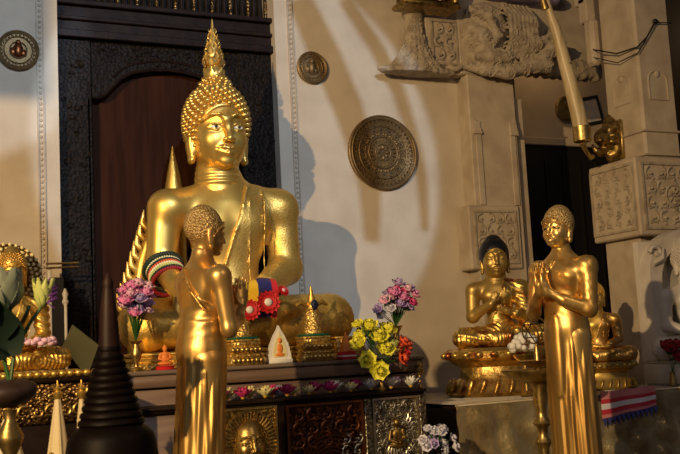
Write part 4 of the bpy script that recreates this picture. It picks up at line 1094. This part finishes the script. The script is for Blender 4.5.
# dark gilt lantern foot and blossoms at the very top
t = thing('gilded_casket', 'dark gilded casket standing on the carved bracket at the top edge', 'casket', (1.97, -.30, 4.215))
MB().box((-.30, -.13, 0), (.26, .12, .05), bev=.02).build('casket_foot', G['iron_gold'], t)
MB().box((-.26, -.10, .05), (.22, .10, .30), bev=.015).build('casket_body', G['old_brass'], t)
for x in (-.25, -.08, .06, .21): MB().lathe([(.03, .05), (.038, .09), (.02, .14), (.036, .2), (.03, .3)], 12, (x, -.11, 0)).build('column', G['iron_gold'], t)
t = thing('folded_cloth', 'pale violet cloth folded on top of the carved stone beast at the top edge', 'cloth', (3.0, -.22, 4.42))
F = Field((-.42, -.16, -.03), (.46, .16, .30), .014)
for k in range(7): F.ell((-.33+k*.11, -.02*sin(k*2), .05+.02*cos(k*3)), (.11, .13, .07), .03)
F.ell((0, .02, .16), (.3, .1, .1), .05); F.D = np.maximum(F.D, (-F.grid()[2]).astype(np.float32))
fmesh('cloth_body', [F], mat('violet_cloth', (.35, .30, .48), .7, bump=.5, bscale=14, bdist=.02), t)

# elephant tusk and its gilt bracket
t = thing('elephant_tusk', 'curved ivory tusk with gold collar hanging beside the right stone pillar', 'tusk', (2.94, -1.0, 3.0))
P = [(2.66, 4.46), (2.66, 4.30), (2.682, 4.18), (2.706, 4.06), (2.761, 3.89), (2.818, 3.64), (2.868, 3.43), (2.912, 3.22), (2.940, 3.04)]
MB().tube([(x-2.94, 0, z-3.0) for x, z in P], [.006, .012, .020, .030, .044, .054, .060, .064, .066], 18).build('tusk_body', G['ivory'], t)
def band(z, x, r, h): return MB().lathe([(r*.9, -h/2), (r, -h/2+.006), (r*.97, 0), (r, h/2-.006), (r*.9, h/2)], 20, (x, 0, z))
band(.02, .0, .074, .13).build('gold_collar', G['brass'], t); band(.60, -.110, .056, .02).build('dark_ring', G['cable'], t); MB().tube([(-.305, 0, 1.30), (-.296, 0, 1.18), (-.268, 0, 1.06)], [.008, .023, .034], 14).build('gold_tip', G['brass'], t)
MB().tube([(0, 0, -.05), (.01, 0, -.09), (.05, .02, -.13), (.10, .04, -.17), (.14, .06, -.15)], [.03, .02, .018, .02, .02], 8).build('hook', G['brass'], t)
t = thing('lion_bracket', 'gilded lion-head wall bracket on the left face of the right pillar', 'bracket', (3.30, -.86, 3.015))
t.scale = (1, 1, .84)
F = Field((-.20, -.22, -.27), (.14, .16, .27), .008)
F.ell((.06, .0, .0), (.05, .11, .24)); F.ell((-.02, -.02, .02), (.10, .09, .10), .03); F.ell((-.10, -.06, -.01), (.05, .05, .05), .03); F.ell((-.12, -.07, -.03), (.035, .04, .03), .01)
for s in (-1, 1): F.ell((-.02, s*.07-.02, .08), (.03, .025, .04), .015); F.ell((-.085, s*.035-.05, .03), (.018, .016, .014), .006)
for k in range(10): a = k*pi/5; F.ell((.01, -.02+.095*cos(a), .02+.105*sin(a)), (.045, .024, .024), .012)
F.poly([(-.02, 0, -.09), (-.08, -.02, -.15), (-.14, -.04, -.13), (-.17, -.03, -.07)], [.035, .028, .022, .014], .02)
F.poly([(.04, 0, -.16), (.05, 0, -.24)], [.05, .02], .03); F.poly([(.04, 0, .16), (.05, 0, .25)], [.05, .02], .03)
fmesh('lion_body', [F], G['iron_gold'], t)
MB().box((.085, -.10, -.20), (.118, .10, .20), bev=.03).build('back_plate', G['brass'], t)
t = thing('electric_cable', 'black cables sagging from a knob across the upper right pillar', 'cable', (3.42, -1.22, 3.7))
MB().tube([(-.14, .40, .12), (-.06, .2, .03), (-.015, -.005, .03), (.09, -.012, .12), (.20, -.012, .27)], .007, 6).build('cable_run', G['cable'], t)
MB().tube([(-.14, .40, .05), (-.06, .2, -.05), (-.012, -.005, -.02), (.10, -.012, .13), (.20, -.012, .26), (.38, -.012, .27)], .005, 6).build('cable_run', G['cable'], t)
MB().ball((.20, -.012, .27), (.03, .02, .022), 10, 6).build('knob', G['cable'], t)

# ------------------------------------------------------------------ right-hand table and its statues
t = thing('offering_table', 'wide table with crumpled dull gold cloth under the smaller statues at right', 'table', (0, 0, 0))
MB().box((1.16, -1.70, .93), (3.28, -.10, .955), bev=.005).build('table_top', G['dark_beam'], t)
MB().box((3.285, -1.70, .93), (4.6, -1.17, .955), bev=.005).build('table_top', G['dark_beam'], t)
for x, y in ((1.22, -1.64), (4.5, -1.64), (1.22, -.2), (4.5, -1.22)): MB().box((x-.03, y-.03, 0), (x+.03, y+.03, .93), bev=.006).build('leg', G['dark_beam'], t)
n1, n2 = 150, 34; vs = []
for i in range(n1):
    x = 1.12+3.5*i/(n1-1)
    for j in range(n2):
        s_ = j/(n2-1)*1.35; z = .962 if s_ < .45 else .962-(s_-.45); y = -1.30-s_*.96 if s_ < .45 else -1.732
        am = 0 if s_ < .40 else min(1, (s_-.40)*4)
        f = am*(.034*sin(x*9+3*sin(z*7+x*2))+.022*sin(x*23+z*11)+.012*sin(z*24+x*13+2*sin(x*5)))
        vs.append((x, y-abs(f)-.004*am-.006*am*abs(sin(x*26)), z+.002))
fs = [(i*n2+j, i*n2+j+1, (i+1)*n2+j+1, (i+1)*n2+j) for i in range(n1-1) for j in range(n2-1)]
MB().add(vs, fs).build('table_cloth', G['gold_cloth'], t, True, 0)
MB().box((1.12, -1.30, .955), (3.30, -.08, .964)).build('cloth_top', G['gold_cloth'], t)
MB().box((3.30, -1.30, .955), (4.62, -1.16, .964)).build('cloth_top', G['gold_cloth'], t)
MB().tube([(1.12+3.5*k/20, -1.742, .957) for k in range(21)], .006, 6).build('cloth_hem', G['paper'], t)
ZT = .968
# lotus base and black-haired statue
def lotus_base(name, label, loc, rz, R, H, m1, m2, sy=.72):
    t = thing(name, label, 'pedestal', loc, rz)
    d = MB().lathe([(R*.96, 0), (R, .02*H/.35), (R*.97, .09*H), (R*.92, .13*H), (R*.86, .30*H), (R*.76, .38*H), (R*.74, .60*H), (R*.84, .66*H), (R*.9, .72*H)], 48, sy=sy)
    u = MB().lathe([(R*.86, .70*H), (R*1.0, .80*H), (R*1.01, .93*H), (R*.96, .97*H), (R*.93, 1.0*H)], 48, sy=sy)
    for k in range(24):
        a = 2*pi*k/24; dx, dy = cos(a), sin(a)*sy
        d.ball((R*.95*dx, R*.95*dy, .20*H), (R*.062, R*.045, .19*H), 10, 8, d=(-dx*.25-dy*.45, -dy*.25+dx*.45, 1))
        u.ball((R*.99*dx, R*.99*dy, .865*H), (R*.085, R*.06, .085*H), 8, 6)
    d.build('drum', G[m1], t); u.build('top_tray', G[m2], t); return t
lotus_base('lotus_pedestal', 'red and gold double lotus base of the black-haired seated statue', (1.975, -1.03, ZT), -22, .43, .352, 'brass_relief', 'red_gold')
t = thing('seated_buddha_statue', 'seated gold Buddha with black hair and hands joined before the chest, on lotus base', 'statue', (1.985, -1.02, ZT+.354), -26)
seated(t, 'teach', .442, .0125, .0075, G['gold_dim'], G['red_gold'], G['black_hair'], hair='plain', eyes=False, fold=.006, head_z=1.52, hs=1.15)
q = MB()
for s in (-1, 1): q.ball((s*.098*.442, -.243*.442, (1.52-.012)*.442), (.036*.437, .008*.437, .004*.437), 8, 4)
q.build('eyelids', G['black_hair'], t)
t = thing('white_garland_bundle', 'rounded bundle of white blossoms on the lotus base, at the black-haired statue knee', 'garland', (1.86, -1.50, ZT))
o = MB(); rr = random.Random(4)
MB().lathe([(.05, 0), (.055, .01), (.018, .04), (.016, .22), (.07, .27), (.085, .29), (.08, .295), (.01, .29)], 18).build('brass_stand', G['brass'], t)
for k in range(46):
    a = rr.uniform(0, 6.28); b_ = rr.uniform(-.6, 1.5); o.ball((.095*cos(a)*cos(b_), .07*sin(a)*cos(b_), .36+.065*sin(b_)), rr.uniform(.020, .030), 7, 5)
o.build('blossoms', G['white'], t, True, 0)
# brass lamp stand with wide dish and six-pointed star
t = thing('brass_lamp_stand', 'tall brass oil lamp stand with wide shallow dish and six-pointed star on top', 'lamp stand', (1.61, -2.0, 0))
MB().lathe([(.16, 0), (.17, .03), (.12, .06), (.05, .10), (.035, .14), (.05, .2), (.03, .25), (.03, .5), (.048, .54), (.030, .58), (.034, .66), (.055, .70), (.030, .74), (.034, .79), (.062, .82), (.034, .86), (.032, .90), (.050, .98), (.044, 1.04), (.056, 1.07), (.10, 1.085)], 24).build('stem', G['brass'], t)
MB().lathe([(.06, 1.075), (.14, 1.10), (.20, 1.125), (.232, 1.155), (.236, 1.17), (.226, 1.168), (.19, 1.14), (.10, 1.12), (.03, 1.118)], 36).build('dish', G['brass'], t)
MB().lathe([(.03, 1.118), (.022, 1.15), (.03, 1.18), (.09, 1.20), (.13, 1.225), (.122, 1.228), (.03, 1.21), (.02, 1.24), (.018, 1.30), (.006, 1.34)], 28).build('upper_dish', G['brass'], t)
o = MB()
for k in range(2):
    o.tube([(.085*cos(a+k*pi/3), 0, 1.42+.085*sin(a+k*pi/3)) for a in (pi/2, pi/2+2*pi/3, pi/2+4*pi/3)], .0085, 6, closed=True)
o.tube([(.085*cos(a), 0, 1.42+.085*sin(a)) for a in [2*pi*k/28 for k in range(28)]], .006, 6, closed=True)
o.xf(Matrix.Translation((0, 0, 0)) @ Matrix.Rotation(radians(-32), 4, 'Z')); o.build('six_pointed_star', G['iron_gold'], t)
# small gold Buddha behind the right monk
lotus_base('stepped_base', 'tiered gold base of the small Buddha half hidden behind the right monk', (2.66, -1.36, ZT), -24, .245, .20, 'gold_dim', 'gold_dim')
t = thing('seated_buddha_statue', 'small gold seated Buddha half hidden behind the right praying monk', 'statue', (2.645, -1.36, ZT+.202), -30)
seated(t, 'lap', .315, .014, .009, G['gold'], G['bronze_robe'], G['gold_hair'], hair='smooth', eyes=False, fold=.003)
# marble niche and statue
nb = thing('marble_niche', 'pale marble arched niche with raised rim behind the white marble Buddha', 'niche', (3.60, -1.42, ZT))
MB().box((-.49, -.28, 0), (.55, .14, .16), bev=.015).build('marble_base', G['marble'], nb)
MB().box((-.46, -.26, .16), (.52, .12, .185), bev=.006).build('base_moulding', G['marble'], nb)
def archpts(w, h0, hh, n=14): return [(-w, .185)]+[(-w*cos(a), h0+hh*sin(a)) for a in [pi*k/n for k in range(n+1)]]+[(w, .185)]
ao, ai = archpts(.47, .86, .36), archpts(.355, .80, .30)
vs = [(x, -.02, z) for x, z in ao]+[(x, -.02, z) for x, z in ai]+[(x, .12, z) for x, z in ao]+[(x, .12, z) for x, z in ai]; n = len(ao); fs = []
for i in range(n-1): fs += [(i, n+i, n+i+1, i+1), (2*n+i+1, 2*n+i, i, i+1), (n+i, 3*n+i, 3*n+i+1, n+i+1)]
MB().add(vs, fs).build('arch_rim', G['marble'], nb)
MB().box((-.46, .10, .18), (.46, .16, 1.12)).build('niche_back', G['marble'], nb)
for s in (-1, 1): 
    o = MB(); o.tube([(s*.40+s*.07*(1-k/10)*cos(k*.65), -.035, 1.02+.06*(1-k/10)*sin(k*.65)) for k in range(10)], .018, 8); o.tube([(s*.44, -.03, .93), (s*.36, -.04, .97), (s*.33, -.03, 1.05)], [.02, .03, .015], 8); o.build('scroll_carving', G['marble'], nb)
t = thing('seated_buddha_statue', 'white marble seated Buddha in the arched niche at the right edge', 'statue', (3.46, -1.50, ZT+.188), -14)
seated(t, 'lap', .49, .013, .009, G['marble'], G['marble'], G['marble'], hair='smooth', eyes=False, fold=.003)
# striped pennant hanging over the table front
t = thing('striped_pennant', 'pink and red striped cloth pennant with blue fringe hanging over the table front', 'pennant', (2.30, -1.775, .975), 0)
def drape(z0, z1, m, name='stripe'):
    n = 16; vs = []
    for j in range(4):
        for i in range(n+1):
            u = i/n; z = z0+(z1-z0)*j/3
            vs.append((-.02+u*.50+.02*z, -.012*sin(u*11)-.012-.0005*j, z*(1-.25*u)+.012*u))
    fs = [(j*(n+1)+i, j*(n+1)+i+1, (j+1)*(n+1)+i+1, (j+1)*(n+1)+i) for j in range(3) for i in range(n)]
    k = len(vs); vs += [(a, b+.008, c) for a, b, c in vs]; fs += [tuple(q+k for q in reversed(f)) for f in fs]
    MB().add(vs, fs).build(name, G[m], t)
for z0, z1, m in ((.0, -.055, 'flagpink'), (-.055, -.085, 'flagred'), (-.085, -.125, 'palewhite'), (-.125, -.16, 'flagred'), (-.16, -.185, 'flagpink')): drape(z0, z1, m)
o = MB()
for i in range(12):
    x = -.03+i*.042; zb = -.185*(1-.25*i/12)+.012*i/12; o.add([(x, -.02, zb), (x+.04, -.02, zb), (x+.02, -.02, zb-.055), (x, -.012, zb), (x+.04, -.012, zb), (x+.02, -.012, zb-.055)], [(0, 2, 1), (3, 4, 5), (0, 3, 5, 2), (1, 2, 5, 4), (0, 1, 4, 3)])
o.build('fringe', G['flagblue'], t, False)

# ------------------------------------------------------------------ left-hand group
t = thing('ornate_throne', 'ornate dark gold throne table with a beaded edge under the left seated statue', 'throne', (-1.66, -1.82, 0))
MB().box((-.44, -.24, 0), (.40, .24, 1.06), bev=.01).build('throne_body', G['dark_beam'], t)
MB().box((-.45, -.255, 1.06), (.415, .25, 1.27), bev=.01).build('carved_frieze', G['old_brass'], t)
MB().box((-.46, -.27, 1.27), (.43, .26, 1.295), bev=.006).build('throne_top', G['dark_beam'], t)
for k in range(22):
    MB().ball((-.45+k*.0415, -.265, 1.315), (.021, .018, .019), 10, 7).build('gold_bead', G['gold'], t)
o = MB(); foliate(o, -.44, .40, 1.08, 1.25, -.258, 12, 2, .009, 77, .016); o.build('scroll_relief', G['iron_gold'], t)
MB().lathe([(.36, 1.295), (.37, 1.31), (.34, 1.335)], 40, (0, .02, 0), sy=.6).build('seat_cushion', G['ornate_gold'], t)
t = thing('seated_buddha_statue', 'gold seated statue at the left edge, half hidden by lotus flower', 'statue', (-1.66, -1.82, 1.337), 8)
seated(t, 'lap', .345, .014, .009, G['gold'], G['gold'], G['gold_hair'], hair='smooth', eyes=False, fold=.010)
t = thing('dotted_halo', 'halo of small cream beads behind the left seated statue head', 'halo', (-1.67, -1.66, 1.337))
MB().tube([(0, .0, 0), (0, 0, .40)], .010, 8).build('halo_rod', G['brass'], t)
MB().lathe([(.19, 0), (.19, .008)], 30, M=Matrix.Translation((0, 0, .52)) @ Matrix.Rotation(radians(90), 4, 'X')).build('halo_disc', G['old_brass'], t)
o = MB()
for j, R_ in enumerate((.185, .160, .135)):
    for k in range(34): a = 2*pi*(k+.5*j)/34; o.ball((R_*cos(a), -.012, .52+R_*sin(a)), .0105, 6, 4)
o.build('bead_ring', G['cream'], t, True, 0)
t = thing('lace_offering', 'ring of pale pink lace lying in the left seated statue lap', 'cloth', (-1.60, -2.0, 1.487))
o = MB()
for k in range(34): a = 2*pi*k/34; o.ball((.125*cos(a), .045*sin(a), .012*sin(k*2.4)), (.020, .014, .014), 7, 5)
o.build('lace_edge', G['palepink'], t, True, 0); MB().lathe([(.115, -.008), (.118, 0), (.01, .01)], 24, sy=.36).build('lace_centre', G['white'], t)
t = thing('leaning_plaque', 'yellow-green square plaque leaning askew on the altar left end', 'plaque', (-1.21, -1.32, ZA))
MB().prism([(-.047, .300), (.105, .172), (.048, .02), (.038, .0), (.018, .0), (-.105, .180)], 0, .02).build('plaque_board', G['plaque_green'], t, False)
# ivory cloth cones
bt = thing('low_stand', 'low dark stand beneath the ivory cloth cones at the left', 'stand', (-1.60, -2.42, 0))
MB().box((-.32, -.16, 0), (.26, .14, .72), bev=.01).build('stand_body', G['dark_beam'], bt)
for x, y, H, R_, lab in ((-1.525, -2.42, .545, .070, 'ivory cloth cone with gold finial, middle one of the three at left'), (-1.40, -2.36, .54, .055, 'ivory cloth cone with gold finial, nearest the dark wooden stupa'), (-1.76, -2.44, .45, .115, 'widest pale cloth cone at the left edge behind the goblet')):
    t = thing('cloth_cone', lab, 'cone', (x, y, .72), 0, 'ivory cloth cones with finials')
    pr_ = [(R_*1.0, 0), (R_*1.02, .02), (R_*.72, H*.35), (R_*.42, H*.65), (R_*.18, H*.88), (.008, H*.93)]
    n = 30; vs = []
    for (r, z) in pr_:
        for k in range(n): a = 2*pi*k/n; q = r*(1+.10*sin(a*7)+.05*sin(a*3)); vs.append((q*cos(a), q*sin(a), z))
    fs = [(i*n+k, i*n+(k+1) % n, (i+1)*n+(k+1) % n, (i+1)*n+k) for i in range(len(pr_)-1) for k in range(n)]+[tuple(reversed(range(n)))]
    MB().add(vs, fs).build('cloth', G['ivory_cloth'], t)
    MB().lathe([(.010, H*.86), (.020, H*.89), (.026, H*.92), (.014, H*.945), (.020, H*.96), (.006, H*.99), (.003, H*1.04)], 12).build('finial', G['gold'], t)
    o = MB()
    for k in range(16):
        u = k/15; a = 2*pi*u*1.0-2.4; r = R_*.66+.012; o.ball((r*cos(a), r*sin(a), H*.40-.03*sin(u*pi*3)), .011, 6, 4)
    o.build('gold_trim', G['gold'], t, True, 0)
# foreground dark wooden stupa
t = thing('wooden_stupa', 'dark ringed wooden stupa, large and blurred in the left foreground', 'stupa', (-1.598, -4.0, .52))
pr_ = [(.19, 0), (.19, .06), (.175, .08), (.185, .12), (.175, .16), (.172, .3), (.168, .42), (.160, .50), (.148, .58), (.140, .60), (.116, .622)]
z = .625
while z < .87:
    k = (z-.625)/.245; r = .110-.070*k
    pr_ += [(r*.97, z+.002), (r*1.03, z+.009), (r*1.01, z+.019), (r*.965, z+.024)]; z += .0245
MB().lathe(pr_, 40).build('ringed_body', G['stupa_wood'], t)
MB().lathe([(.040, .87), (.037, .90), (.033, .96), (.027, 1.03), (.021, 1.08), (.017, 1.10), (.020, 1.112), (.012, 1.13), (.003, 1.15)], 24).build('spire_top', G['stupa_top'], t)
q = thing('stupa_stand', 'dark stand carrying the wooden stupa', 'stand', (-1.605, -4.0, 0)); MB().box((-.22, -.22, 0), (.22, .22, .518), bev=.02).build('stand_body', G['dark_beam'], q)
# goblet with dark bowl, lotus bud and leaves at the left edge
t = thing('lotus_goblet', 'gold goblet holding a brown bowl, violet lotus bud and dark leaves at left edge', 'flowers', (-1.86, -3.4, .6))
MB().lathe([(.07, 0), (.075, .02), (.03, .06), (.022, .2), (.04, .26), (.022, .32), (.020, .42), (.045, .47), (.052, .50), (.02, .56), (.03, .6)], 22).build('goblet', G['brass'], t)
F = Field((-.14, -.12, .55), (.16, .12, .76), .007); F.ell((-.02, 0, .66), (.10, .09, .055)); F.ell((.06, 0, .675), (.045, .05, .035), .03); fmesh('brown_bowl', [F], mat('brown_bowl', (.035, .018, .012), .5), t)
o = MB(); o.tube([(0, 0, .68), (.02, 0, .82), (.08, 0, .93), (.12, 0, .985)], .007, 8); o.tube([(0, 0, .7), (-.03, 0, .85), (-.02, 0, .98)], .008, 8); o.build('stems', G['green_leaf'], t)
o = MB(); leaf(o, (0, -.01, .80), (-.2, -.1, .8), .26, .16); leaf(o, (.0, -.02, .86), (.6, -.1, .55), .16, .09); leaf(o, (-.03, .0, .80), (-.9, 0, .5), .2, .14); leaf(o, (0, 0, .90), (-.5, -.2, .8), .22, .13); o.build('leaves', G['dark_green'], t)
o = MB()
for k in range(8):
    a = 2*pi*k/8; dr_ = Vector((cos(a), sin(a), 0)); o.petal(Vector((.125, 0, .985))+dr_*.008, dr_*.55+Vector((.1, 0, .9)), -dr_, .125, .055, .5, 5, 3, .8, .0015)
ob = o.build('bud_petals', G['budgreen'], t, True, 0)
o = MB(); rr = random.Random(2)
for k in range(26):
    a = rr.uniform(-1.5, 1.2); b_ = rr.uniform(-1, 1); o.petal((.135, -.01, 1.01+rr.uniform(-.01, .05)), (cos(a), b_*.7, sin(a)*.6+.35), (0, 0, 1), .055, .022, .4, 3, 2, .4, .001)
o.build('violet_petals', G['purple'], t, True, 0)
o = MB()
for k in range(7):
    a = 2*pi*k/7; dr_ = Vector((cos(a), sin(a), 0)); o.petal(Vector((-.02, 0, .97))+dr_*.02, dr_*.8+Vector((0, 0, .9)), -dr_+Vector((0, 0, .6)), .19, .13, .9, 6, 3, .4, .002)
o.ball((-.01, 0, 1.06), (.070, .06, .075), 14, 10); o.build('pale_green_bud', mat('pale_bud', (.20, .23, .16), .5), t, True, 0)
q = thing('goblet_stand', 'dark stand below the gold goblet at the left edge', 'stand', (-1.86, -3.4, 0)); MB().box((-.16, -.14, 0), (.14, .14, .598), bev=.01).build('stand_body', G['dark_beam'], q)
# pale frame with rods by the doorway
t = thing('pale_post_frame', 'narrow pale frame with dark opening and two rods, left of the carved doorway', 'frame', (-1.15, -.16, ZA))
MB().box((-.075, -.02, 0), (-.050, .02, 2.06-ZA), bev=.004).build('post', G['marble'], t); MB().box((.035, -.02, 0), (.055, .02, 1.83-ZA), bev=.004).build('post', G['marble'], t)
MB().box((-.05, -.005, 0), (.035, .015, 1.98-ZA)).build('dark_opening', G['panel_black'], t)
for z in (2.045-ZA, 2.075-ZA): MB().tube([(-.09, -.03, z), (.14, -.035, z+.006)], .008, 8).build('rod', G['brass'], t)
MB().lathe([(.014, 1.78), (.026, 1.80), (.016, 1.83), (.024, 1.86), (.006, 1.90)], 12, (.045, -.0, -ZA)).build('turned_knob', G['marble'], t)
